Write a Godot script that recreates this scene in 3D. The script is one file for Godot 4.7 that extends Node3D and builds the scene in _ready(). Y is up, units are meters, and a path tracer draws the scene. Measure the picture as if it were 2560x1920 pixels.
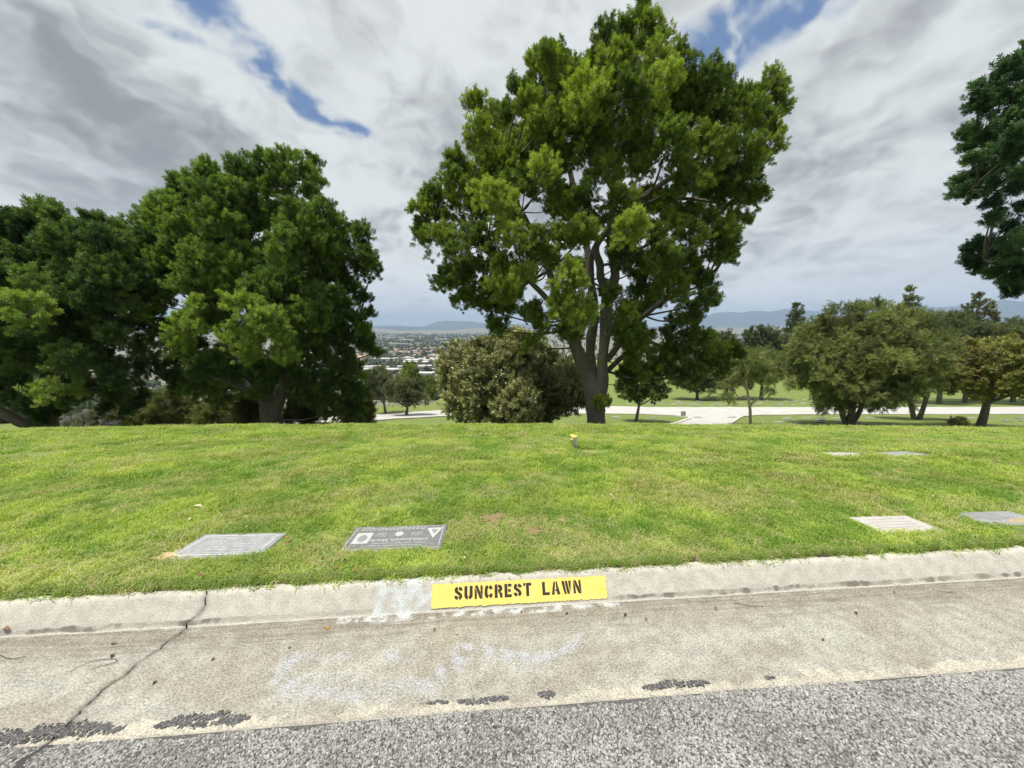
extends Node3D

const KERB_TURN := 0.0785398
const KERB_AT := 1.90
const TAB := [[-60.0, 0.115], [2.0, 0.115], [3.5, -0.03], [5.3, -0.28], [7.0, -0.54], [9.0, -0.88], [10.0, -1.12], [11.0, -1.43], [14.0, -2.4], [20.0, -3.9], [24.0, -4.8], [26.0, -5.25], [28.0, -5.6], [32.0, -6.25], [40.0, -7.6], [46.0, -8.1], [55.0, -9.3], [70.0, -11.0], [100.0, -11.2], [130.0, -10.2], [150.0, -10.8], [200.0, -22.0], [300.0, -50.0], [450.0, -82.0], [20000.0, -82.0]]
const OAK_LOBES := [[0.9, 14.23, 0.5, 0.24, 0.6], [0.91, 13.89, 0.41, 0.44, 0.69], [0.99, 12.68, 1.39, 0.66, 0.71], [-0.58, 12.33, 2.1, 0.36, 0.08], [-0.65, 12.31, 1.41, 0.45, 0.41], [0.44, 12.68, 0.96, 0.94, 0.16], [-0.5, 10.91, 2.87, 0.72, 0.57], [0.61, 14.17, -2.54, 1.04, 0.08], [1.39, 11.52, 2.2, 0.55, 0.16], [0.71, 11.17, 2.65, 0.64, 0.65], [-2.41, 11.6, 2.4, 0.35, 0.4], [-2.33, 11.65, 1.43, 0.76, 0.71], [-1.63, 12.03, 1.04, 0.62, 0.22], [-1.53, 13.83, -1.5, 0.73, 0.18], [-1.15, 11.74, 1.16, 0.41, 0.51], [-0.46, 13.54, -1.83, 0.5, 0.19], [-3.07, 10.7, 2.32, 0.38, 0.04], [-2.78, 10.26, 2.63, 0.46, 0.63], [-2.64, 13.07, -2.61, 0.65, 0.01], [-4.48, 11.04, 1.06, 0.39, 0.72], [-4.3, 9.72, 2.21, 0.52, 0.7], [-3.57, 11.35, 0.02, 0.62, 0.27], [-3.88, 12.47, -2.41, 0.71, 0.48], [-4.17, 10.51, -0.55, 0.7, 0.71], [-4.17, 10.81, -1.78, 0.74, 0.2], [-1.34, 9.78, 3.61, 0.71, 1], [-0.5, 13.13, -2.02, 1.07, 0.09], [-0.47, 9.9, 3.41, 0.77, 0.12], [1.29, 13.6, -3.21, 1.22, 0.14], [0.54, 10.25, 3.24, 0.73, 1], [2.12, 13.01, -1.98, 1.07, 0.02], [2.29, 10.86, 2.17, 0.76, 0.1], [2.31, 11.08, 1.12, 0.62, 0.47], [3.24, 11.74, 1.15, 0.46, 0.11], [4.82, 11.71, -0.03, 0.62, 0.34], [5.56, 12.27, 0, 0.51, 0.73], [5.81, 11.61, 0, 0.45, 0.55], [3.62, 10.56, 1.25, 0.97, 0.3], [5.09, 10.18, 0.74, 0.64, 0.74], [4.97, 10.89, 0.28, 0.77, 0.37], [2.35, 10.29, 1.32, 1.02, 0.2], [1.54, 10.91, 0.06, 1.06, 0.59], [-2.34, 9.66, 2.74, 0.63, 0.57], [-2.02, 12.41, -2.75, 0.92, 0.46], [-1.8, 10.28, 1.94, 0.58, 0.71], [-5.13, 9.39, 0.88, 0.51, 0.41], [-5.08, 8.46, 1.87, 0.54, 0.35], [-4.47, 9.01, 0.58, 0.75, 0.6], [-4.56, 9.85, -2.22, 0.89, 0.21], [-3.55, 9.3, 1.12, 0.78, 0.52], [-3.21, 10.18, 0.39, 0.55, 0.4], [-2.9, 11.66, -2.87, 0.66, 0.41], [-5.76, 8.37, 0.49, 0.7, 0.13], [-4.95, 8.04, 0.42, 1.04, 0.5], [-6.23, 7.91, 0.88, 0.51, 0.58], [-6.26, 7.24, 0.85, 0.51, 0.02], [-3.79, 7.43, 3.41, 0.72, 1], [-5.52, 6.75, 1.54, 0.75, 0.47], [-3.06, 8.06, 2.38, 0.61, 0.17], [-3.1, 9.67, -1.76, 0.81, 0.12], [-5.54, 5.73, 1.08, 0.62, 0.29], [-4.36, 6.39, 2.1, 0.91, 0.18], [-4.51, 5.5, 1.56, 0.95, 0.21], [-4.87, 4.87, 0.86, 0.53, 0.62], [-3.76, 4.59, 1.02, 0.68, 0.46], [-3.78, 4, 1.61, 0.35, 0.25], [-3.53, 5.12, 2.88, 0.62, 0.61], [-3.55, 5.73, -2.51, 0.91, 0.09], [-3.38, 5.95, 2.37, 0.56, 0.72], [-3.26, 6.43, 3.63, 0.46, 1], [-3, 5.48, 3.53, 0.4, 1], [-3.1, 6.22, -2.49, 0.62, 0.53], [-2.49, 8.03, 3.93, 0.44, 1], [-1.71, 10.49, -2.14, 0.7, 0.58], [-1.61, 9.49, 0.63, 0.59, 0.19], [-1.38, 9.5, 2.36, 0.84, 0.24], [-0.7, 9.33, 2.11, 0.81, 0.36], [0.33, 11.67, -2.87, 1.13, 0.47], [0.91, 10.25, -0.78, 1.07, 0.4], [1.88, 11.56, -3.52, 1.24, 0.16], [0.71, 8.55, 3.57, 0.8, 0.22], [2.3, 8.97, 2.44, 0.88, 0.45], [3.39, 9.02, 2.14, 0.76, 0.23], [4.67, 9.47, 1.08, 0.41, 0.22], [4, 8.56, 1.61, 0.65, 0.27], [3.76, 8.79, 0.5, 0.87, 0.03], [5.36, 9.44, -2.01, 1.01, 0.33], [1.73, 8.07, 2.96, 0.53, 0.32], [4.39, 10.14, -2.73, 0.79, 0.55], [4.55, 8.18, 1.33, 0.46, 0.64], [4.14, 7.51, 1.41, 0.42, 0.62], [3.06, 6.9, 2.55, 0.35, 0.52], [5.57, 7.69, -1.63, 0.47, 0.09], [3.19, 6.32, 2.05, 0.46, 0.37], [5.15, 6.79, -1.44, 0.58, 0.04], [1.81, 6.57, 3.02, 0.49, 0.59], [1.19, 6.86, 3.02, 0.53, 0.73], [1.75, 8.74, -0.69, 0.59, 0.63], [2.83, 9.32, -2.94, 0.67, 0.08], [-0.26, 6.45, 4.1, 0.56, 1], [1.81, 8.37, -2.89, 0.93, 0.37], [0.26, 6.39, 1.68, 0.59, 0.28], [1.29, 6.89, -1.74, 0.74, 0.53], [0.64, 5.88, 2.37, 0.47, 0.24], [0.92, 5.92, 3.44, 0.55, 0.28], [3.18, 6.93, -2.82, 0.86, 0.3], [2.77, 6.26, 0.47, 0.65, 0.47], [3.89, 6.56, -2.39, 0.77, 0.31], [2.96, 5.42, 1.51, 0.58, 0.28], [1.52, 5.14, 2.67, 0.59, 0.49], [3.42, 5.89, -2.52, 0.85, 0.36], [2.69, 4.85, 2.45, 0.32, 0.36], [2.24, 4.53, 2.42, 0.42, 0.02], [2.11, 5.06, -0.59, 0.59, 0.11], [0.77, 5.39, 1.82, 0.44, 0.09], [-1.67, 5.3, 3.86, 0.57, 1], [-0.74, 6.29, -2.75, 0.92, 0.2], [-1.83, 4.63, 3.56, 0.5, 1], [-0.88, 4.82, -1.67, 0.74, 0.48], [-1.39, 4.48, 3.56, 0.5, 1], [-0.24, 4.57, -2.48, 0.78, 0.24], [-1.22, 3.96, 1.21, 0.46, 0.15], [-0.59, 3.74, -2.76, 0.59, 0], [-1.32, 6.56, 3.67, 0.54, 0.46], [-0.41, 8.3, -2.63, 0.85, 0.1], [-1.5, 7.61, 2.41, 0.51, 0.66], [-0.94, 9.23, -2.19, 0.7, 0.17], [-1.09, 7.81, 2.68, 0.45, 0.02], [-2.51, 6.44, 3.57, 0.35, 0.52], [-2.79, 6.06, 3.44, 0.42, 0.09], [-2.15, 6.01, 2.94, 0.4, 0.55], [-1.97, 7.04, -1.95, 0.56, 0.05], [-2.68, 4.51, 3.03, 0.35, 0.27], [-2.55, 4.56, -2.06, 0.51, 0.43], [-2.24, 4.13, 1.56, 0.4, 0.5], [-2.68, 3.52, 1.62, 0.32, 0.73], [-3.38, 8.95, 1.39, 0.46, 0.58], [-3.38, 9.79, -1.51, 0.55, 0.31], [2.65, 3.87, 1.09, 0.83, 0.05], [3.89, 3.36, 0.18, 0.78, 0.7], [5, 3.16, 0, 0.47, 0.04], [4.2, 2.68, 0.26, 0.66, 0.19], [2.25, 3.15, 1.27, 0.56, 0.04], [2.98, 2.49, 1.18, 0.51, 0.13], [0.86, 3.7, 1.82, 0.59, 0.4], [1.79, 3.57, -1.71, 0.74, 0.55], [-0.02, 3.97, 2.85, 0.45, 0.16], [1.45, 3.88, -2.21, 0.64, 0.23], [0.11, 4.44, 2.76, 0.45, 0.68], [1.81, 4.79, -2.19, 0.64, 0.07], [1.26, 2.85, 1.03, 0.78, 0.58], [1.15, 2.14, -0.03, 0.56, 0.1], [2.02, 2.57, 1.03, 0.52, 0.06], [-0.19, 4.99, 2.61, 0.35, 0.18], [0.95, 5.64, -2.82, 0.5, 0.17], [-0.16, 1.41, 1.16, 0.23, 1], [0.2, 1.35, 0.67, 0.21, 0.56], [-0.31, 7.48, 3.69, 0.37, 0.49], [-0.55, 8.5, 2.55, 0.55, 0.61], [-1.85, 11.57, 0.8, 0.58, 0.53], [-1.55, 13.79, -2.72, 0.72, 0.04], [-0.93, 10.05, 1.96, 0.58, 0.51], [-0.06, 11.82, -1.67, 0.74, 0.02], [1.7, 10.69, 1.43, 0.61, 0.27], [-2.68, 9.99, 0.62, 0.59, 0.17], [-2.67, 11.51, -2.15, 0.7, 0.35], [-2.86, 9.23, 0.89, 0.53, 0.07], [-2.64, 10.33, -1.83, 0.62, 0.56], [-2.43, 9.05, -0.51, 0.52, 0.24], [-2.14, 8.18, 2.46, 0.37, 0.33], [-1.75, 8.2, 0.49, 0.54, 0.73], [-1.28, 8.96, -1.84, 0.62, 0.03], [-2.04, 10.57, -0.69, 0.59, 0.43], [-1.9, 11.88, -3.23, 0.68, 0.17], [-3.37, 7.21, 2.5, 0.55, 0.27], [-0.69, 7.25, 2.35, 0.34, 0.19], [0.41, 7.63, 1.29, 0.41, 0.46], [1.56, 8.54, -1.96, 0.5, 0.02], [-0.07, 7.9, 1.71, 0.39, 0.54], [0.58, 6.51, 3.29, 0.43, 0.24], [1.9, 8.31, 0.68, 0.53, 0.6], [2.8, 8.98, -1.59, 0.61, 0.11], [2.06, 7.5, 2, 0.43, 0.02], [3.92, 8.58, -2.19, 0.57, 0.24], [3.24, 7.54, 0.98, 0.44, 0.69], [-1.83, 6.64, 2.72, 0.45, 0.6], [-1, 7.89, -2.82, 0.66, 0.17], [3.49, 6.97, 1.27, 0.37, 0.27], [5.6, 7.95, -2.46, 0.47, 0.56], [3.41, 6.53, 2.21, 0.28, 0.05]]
const MAIN_LIMBS := [[[0.05, 0.11, 0, 0.38], [-0.04, 0.8, 0, 0.34], [-0.1, 1.43, 0, 0.36], [-0.28, 1.94, 0, 0.3], [-0.53, 2.55, 0, 0.26], [-0.91, 3.37, 0.3, 0.24], [-1.18, 4.05, 0.5, 0.18], [-1.66, 5.16, 0.6, 0.13], [-2.17, 6.65, 0.3, 0.11], [-2.92, 8.17, 0, 0.09], [-3.77, 9.49, 0, 0.07], [-4.49, 11.19, 0, 0.04]], [[-0.1, 1.43, 0, 0.26], [-0.13, 2.12, -0.2, 0.22], [-0.25, 2.93, -0.3, 0.18], [-0.22, 3.74, -0.4, 0.18], [-0.09, 4.65, -0.5, 0.16], [-0.22, 5.87, -0.8, 0.14], [-0.43, 7.49, -1, 0.12], [-1.11, 9.97, -1, 0.09], [-2.04, 12.85, -1, 0.04]], [[-0.04, 1.32, 0, 0.3], [0.14, 1.96, 0.1, 0.24], [0.11, 2.77, 0.2, 0.2], [0.17, 3.95, 0.2, 0.2], [0.22, 5.19, 0.2, 0.22], [0.45, 5.94, 0.2, 0.15], [0.3, 6.67, 0.2, 0.14], [0.25, 7.6, 0.1, 0.14], [0.34, 9.05, 0, 0.12], [0.33, 10.27, 0, 0.1], [0.61, 11.78, 0, 0.08], [0.9, 13.24, 0, 0.05], [1.04, 14.34, 0, 0.03]], [[0.21, 5.28, 0.2, 0.18], [-0.09, 5.83, 0.3, 0.14], [-0.13, 6.29, 0.3, 0.13], [-0.27, 6.95, 0.2, 0.12], [0.2, 7.6, 0.1, 0.11]], [[-0.24, 4.65, -0.5, 0.12], [-0.29, 5.92, -0.4, 0.11], [-0.3, 6.77, -0.3, 0.11], [0.04, 7.44, 0, 0.11]], [[0.31, 7.69, 0.1, 0.13], [0.65, 8.14, 0.4, 0.12], [1.09, 8.43, 0.7, 0.1], [2.16, 9.1, 1, 0.08], [4.01, 10.49, 0.6, 0.06], [5.67, 12.02, 0, 0.03]], [[0.68, 8.08, 0.3, 0.08], [1.8, 8.71, -0.3, 0.07], [3.33, 8.77, -0.5, 0.06], [4.76, 8.56, -0.4, 0.05], [5.47, 8.62, -0.3, 0.03]], [[0.26, 2.87, 0.2, 0.12], [0.91, 3.75, 0.2, 0.1], [1.52, 4.52, 0.3, 0.08], [2.26, 5.09, 0.3, 0.06], [3.52, 5.57, 0.2, 0.03]], [[0.35, 2.44, -0.1, 0.1], [1.75, 3.53, -0.5, 0.08], [2.73, 3.32, -0.6, 0.06], [4.36, 3.11, -0.7, 0.04]], [[-1.17, 4.14, 0.6, 0.12], [-2.67, 5.65, 1, 0.08], [-4.37, 6.78, 1, 0.07], [-5.94, 7.56, 0.6, 0.04]], [[0.32, 8.88, 0, 0.09], [-0.55, 10, 0.6, 0.07], [-1.01, 11.07, 1, 0.04]], [[0.33, 10.27, 0, 0.08], [1.51, 11.14, -0.4, 0.06], [2.42, 13.13, -0.6, 0.03]]]
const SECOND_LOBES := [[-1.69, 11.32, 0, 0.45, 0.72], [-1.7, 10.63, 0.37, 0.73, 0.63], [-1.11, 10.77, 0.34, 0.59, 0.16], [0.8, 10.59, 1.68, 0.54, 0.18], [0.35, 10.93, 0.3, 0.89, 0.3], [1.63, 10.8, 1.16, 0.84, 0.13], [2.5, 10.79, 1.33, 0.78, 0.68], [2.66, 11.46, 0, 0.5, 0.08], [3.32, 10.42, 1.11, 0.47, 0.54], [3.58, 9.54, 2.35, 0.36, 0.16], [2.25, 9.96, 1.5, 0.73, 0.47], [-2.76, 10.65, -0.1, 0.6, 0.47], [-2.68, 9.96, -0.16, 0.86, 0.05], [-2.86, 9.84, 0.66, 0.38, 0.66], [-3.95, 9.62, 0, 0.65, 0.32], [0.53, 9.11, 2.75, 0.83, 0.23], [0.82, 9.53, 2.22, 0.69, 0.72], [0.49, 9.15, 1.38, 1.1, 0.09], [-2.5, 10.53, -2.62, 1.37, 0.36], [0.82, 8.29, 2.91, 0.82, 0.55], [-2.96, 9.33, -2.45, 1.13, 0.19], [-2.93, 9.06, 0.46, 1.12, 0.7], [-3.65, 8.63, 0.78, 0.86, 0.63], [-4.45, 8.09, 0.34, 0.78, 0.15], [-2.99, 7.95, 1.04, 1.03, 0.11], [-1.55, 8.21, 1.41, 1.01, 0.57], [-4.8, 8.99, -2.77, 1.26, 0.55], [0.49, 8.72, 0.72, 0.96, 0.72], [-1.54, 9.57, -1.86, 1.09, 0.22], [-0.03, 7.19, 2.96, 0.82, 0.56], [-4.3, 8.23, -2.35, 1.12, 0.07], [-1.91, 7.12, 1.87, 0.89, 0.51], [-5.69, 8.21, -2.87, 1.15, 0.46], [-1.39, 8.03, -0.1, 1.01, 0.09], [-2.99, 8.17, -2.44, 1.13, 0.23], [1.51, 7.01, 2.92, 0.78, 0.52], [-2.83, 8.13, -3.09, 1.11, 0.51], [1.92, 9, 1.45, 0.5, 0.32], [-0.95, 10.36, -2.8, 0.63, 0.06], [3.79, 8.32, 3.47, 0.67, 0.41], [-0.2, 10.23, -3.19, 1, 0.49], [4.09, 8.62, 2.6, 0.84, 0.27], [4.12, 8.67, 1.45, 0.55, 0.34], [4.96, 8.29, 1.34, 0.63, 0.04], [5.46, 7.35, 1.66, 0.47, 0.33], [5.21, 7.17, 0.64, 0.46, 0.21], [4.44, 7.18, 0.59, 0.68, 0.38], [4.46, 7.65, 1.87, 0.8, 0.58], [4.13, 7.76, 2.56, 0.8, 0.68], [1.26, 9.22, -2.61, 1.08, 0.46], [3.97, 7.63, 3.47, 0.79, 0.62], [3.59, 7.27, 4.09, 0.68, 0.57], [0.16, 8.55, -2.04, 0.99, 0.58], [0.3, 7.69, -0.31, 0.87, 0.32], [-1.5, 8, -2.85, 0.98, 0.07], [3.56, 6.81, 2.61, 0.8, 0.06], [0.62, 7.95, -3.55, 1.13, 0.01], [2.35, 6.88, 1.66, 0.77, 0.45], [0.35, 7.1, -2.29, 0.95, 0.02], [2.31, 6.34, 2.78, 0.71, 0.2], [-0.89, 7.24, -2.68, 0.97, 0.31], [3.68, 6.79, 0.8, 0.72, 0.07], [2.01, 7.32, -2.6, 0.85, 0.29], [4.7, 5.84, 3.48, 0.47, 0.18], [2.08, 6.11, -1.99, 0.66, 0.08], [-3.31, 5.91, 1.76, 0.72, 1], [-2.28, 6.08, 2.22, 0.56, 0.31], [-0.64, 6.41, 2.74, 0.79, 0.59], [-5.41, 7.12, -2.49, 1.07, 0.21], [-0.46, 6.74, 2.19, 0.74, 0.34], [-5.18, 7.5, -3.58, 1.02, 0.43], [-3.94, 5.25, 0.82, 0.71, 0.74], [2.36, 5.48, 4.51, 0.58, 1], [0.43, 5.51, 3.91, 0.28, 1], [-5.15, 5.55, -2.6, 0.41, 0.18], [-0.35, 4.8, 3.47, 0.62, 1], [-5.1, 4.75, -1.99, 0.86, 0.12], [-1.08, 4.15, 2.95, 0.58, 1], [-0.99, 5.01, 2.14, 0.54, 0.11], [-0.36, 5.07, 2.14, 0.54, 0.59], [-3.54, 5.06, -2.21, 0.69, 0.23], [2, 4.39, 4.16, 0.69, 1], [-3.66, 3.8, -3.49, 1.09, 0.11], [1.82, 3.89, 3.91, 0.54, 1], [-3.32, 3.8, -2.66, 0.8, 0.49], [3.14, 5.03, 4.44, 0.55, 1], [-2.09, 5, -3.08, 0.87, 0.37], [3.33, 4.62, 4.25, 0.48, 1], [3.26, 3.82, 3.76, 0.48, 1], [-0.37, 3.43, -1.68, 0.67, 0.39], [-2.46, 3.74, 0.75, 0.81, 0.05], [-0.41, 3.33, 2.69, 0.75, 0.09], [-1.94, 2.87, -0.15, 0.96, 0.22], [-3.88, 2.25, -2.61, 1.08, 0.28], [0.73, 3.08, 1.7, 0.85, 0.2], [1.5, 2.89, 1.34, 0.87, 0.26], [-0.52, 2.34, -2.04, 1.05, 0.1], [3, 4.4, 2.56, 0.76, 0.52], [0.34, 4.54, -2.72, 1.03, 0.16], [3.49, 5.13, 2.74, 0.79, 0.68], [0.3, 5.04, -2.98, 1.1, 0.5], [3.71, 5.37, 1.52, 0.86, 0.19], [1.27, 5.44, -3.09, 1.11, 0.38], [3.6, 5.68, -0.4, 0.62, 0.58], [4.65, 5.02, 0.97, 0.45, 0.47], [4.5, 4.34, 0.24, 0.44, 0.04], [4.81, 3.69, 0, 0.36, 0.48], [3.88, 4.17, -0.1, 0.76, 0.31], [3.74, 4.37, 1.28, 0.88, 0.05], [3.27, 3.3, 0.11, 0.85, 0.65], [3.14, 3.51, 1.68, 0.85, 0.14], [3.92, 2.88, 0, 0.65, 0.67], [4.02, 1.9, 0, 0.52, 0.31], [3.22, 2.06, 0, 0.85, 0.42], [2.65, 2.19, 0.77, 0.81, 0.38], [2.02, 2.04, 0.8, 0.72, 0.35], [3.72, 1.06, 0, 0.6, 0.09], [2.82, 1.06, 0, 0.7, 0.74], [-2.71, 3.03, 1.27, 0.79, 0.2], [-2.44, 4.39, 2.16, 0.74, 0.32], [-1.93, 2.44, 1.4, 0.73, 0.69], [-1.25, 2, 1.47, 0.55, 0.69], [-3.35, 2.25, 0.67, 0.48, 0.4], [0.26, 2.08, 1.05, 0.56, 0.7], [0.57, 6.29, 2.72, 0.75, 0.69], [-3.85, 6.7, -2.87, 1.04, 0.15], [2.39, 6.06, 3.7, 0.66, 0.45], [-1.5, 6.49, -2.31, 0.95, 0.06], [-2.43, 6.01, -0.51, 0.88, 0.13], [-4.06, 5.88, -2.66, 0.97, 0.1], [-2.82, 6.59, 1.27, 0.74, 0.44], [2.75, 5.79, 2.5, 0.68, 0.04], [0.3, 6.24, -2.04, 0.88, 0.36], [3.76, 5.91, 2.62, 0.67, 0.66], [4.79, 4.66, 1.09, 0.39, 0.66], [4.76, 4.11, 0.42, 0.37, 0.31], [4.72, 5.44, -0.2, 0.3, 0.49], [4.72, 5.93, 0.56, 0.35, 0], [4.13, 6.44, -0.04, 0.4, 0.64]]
const SECOND_LIMBS := [[[-0.06, 0.21, 0, 0.48], [-0.03, 0.98, 0, 0.42], [-0.15, 1.81, 0, 0.32], [-0.27, 3.05, 0, 0.24], [-0.43, 4.65, 0, 0.19], [-0.47, 6.58, 0, 0.14], [-0.42, 8.46, 0, 0.1], [-0.42, 10.62, 0, 0.04]], [[0.07, 0.72, 0, 0.32], [0.76, 1.89, 0.4, 0.24], [1.34, 3.33, 0.5, 0.19], [1.78, 5.41, 0.4, 0.14], [2.64, 7.34, 0, 0.1], [4.24, 7.94, 0, 0.05]], [[-0.11, 1.81, 0, 0.21], [-0.61, 3.53, 1, 0.15], [-1.2, 5.38, 1.4, 0.1], [-2.19, 7.43, 1.2, 0.07], [-2.67, 8.92, 1, 0.04]], [[0.4, 1.56, 0, 0.19], [1.86, 3.07, 0.2, 0.13], [3.24, 4.57, 0.2, 0.08], [4.37, 5.04, 0, 0.04]], [[-0.44, 6.43, 0, 0.11], [0.56, 8.34, -0.5, 0.1], [0.78, 9.47, -0.5, 0.08], [1.42, 10.94, -0.5, 0.04]], [[-0.03, 1.69, 0.2, 0.17], [-0.59, 2.41, 1.2, 0.1], [-1.38, 3.02, 1.8, 0.05]]]
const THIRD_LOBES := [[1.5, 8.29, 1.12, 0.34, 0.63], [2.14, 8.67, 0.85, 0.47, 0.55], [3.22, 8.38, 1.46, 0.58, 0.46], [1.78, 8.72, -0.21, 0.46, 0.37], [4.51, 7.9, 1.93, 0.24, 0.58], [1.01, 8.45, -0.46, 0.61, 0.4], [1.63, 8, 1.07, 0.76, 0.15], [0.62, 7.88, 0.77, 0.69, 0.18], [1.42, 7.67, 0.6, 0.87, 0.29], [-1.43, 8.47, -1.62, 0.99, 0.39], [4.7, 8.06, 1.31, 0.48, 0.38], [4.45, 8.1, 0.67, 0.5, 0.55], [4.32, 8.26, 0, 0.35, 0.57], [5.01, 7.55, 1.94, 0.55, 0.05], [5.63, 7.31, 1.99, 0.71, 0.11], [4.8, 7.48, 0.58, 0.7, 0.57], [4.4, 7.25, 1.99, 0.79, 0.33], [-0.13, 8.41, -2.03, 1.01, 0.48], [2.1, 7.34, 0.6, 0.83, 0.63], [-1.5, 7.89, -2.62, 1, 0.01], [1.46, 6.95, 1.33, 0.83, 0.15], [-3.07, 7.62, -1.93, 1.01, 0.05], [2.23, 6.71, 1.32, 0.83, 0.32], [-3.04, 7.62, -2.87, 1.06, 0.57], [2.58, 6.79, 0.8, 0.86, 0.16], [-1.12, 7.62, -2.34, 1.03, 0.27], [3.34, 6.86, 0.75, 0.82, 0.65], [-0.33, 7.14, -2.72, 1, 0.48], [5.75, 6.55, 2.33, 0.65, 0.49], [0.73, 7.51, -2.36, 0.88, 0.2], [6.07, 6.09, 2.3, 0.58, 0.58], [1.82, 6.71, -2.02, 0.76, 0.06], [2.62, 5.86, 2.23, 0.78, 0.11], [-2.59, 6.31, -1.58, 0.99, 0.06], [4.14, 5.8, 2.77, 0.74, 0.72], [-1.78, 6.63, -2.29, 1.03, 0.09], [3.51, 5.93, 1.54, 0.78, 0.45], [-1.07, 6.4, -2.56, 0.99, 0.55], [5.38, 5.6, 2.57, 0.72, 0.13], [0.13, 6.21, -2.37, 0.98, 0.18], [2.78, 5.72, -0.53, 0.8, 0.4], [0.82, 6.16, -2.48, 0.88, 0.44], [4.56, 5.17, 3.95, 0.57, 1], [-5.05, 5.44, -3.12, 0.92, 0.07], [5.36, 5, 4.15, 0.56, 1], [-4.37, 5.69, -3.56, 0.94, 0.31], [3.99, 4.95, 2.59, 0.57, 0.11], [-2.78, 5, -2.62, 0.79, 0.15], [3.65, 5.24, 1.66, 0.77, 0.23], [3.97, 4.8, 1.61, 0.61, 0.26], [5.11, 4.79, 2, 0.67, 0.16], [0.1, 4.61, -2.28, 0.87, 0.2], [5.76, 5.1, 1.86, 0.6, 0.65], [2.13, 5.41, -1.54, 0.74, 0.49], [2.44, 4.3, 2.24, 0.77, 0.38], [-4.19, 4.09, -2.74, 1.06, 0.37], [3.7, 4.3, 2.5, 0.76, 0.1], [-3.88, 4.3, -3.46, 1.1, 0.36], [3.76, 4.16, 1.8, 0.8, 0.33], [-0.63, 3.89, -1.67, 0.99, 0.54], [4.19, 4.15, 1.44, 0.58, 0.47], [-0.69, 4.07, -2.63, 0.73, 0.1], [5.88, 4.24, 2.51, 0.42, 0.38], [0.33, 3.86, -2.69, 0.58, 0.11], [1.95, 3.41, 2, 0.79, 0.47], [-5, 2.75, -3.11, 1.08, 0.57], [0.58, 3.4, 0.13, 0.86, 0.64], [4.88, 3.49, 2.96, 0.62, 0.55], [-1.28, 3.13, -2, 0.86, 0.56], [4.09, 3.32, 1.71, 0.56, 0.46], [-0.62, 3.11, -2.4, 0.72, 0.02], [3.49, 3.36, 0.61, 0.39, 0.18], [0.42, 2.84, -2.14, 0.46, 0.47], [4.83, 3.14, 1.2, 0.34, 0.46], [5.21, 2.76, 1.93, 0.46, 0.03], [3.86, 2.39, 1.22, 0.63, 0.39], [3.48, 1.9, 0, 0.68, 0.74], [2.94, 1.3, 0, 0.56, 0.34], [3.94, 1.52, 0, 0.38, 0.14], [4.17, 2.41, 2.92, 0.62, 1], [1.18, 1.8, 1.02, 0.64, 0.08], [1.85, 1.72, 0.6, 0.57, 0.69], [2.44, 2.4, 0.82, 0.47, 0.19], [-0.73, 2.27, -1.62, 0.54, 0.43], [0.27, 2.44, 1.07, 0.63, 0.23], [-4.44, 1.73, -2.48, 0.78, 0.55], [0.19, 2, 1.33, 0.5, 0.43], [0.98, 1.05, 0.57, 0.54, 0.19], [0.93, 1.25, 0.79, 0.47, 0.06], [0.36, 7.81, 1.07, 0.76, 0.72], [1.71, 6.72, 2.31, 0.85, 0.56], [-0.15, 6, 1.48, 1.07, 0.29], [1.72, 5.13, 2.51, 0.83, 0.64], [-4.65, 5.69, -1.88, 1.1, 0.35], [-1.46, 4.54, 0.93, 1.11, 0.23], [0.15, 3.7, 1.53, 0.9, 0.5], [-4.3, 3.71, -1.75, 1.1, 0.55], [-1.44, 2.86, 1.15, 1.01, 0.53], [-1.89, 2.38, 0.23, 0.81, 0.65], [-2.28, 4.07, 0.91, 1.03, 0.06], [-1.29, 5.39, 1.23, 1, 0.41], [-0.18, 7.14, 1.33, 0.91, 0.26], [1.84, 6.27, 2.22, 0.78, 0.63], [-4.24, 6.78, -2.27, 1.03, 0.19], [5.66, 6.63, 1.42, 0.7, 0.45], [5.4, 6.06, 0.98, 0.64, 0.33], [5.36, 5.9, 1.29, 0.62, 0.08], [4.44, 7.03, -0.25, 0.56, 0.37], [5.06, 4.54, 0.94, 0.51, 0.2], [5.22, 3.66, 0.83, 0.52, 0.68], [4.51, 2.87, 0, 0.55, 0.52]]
const THIRD_LIMBS := [[[-0.12, 0.29, 0, 0.37], [0.07, 0.91, 0, 0.31], [0.27, 1.83, 0, 0.25], [0.48, 3.31, 0, 0.19], [0.67, 5.11, 0, 0.13], [0.92, 6.85, 0, 0.09], [1.32, 8.59, 0, 0.04]], [[-0.41, 0.36, 0, 0.25], [-0.32, 0.61, 0.3, 0.22], [-0.51, 0.88, 0.5, 0.19], [-0.75, 1.23, 0.7, 0.17], [-1.29, 1.76, 0.8, 0.14], [-2.08, 3.01, 0.6, 0.1], [-2.49, 4.4, 0.4, 0.06]], [[0.24, 1.83, 0, 0.16], [1.89, 3, 0.5, 0.12], [3.32, 4.41, 0.8, 0.08], [4.11, 6.43, 0.6, 0.04]], [[0.16, 1.22, 0, 0.15], [2.32, 1.93, 0.6, 0.09], [3.95, 2.33, 0.8, 0.05]], [[0.49, 3.31, 0, 0.13], [0.98, 4.75, 0.8, 0.08], [0.71, 6.47, 0.8, 0.04]]]
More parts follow.
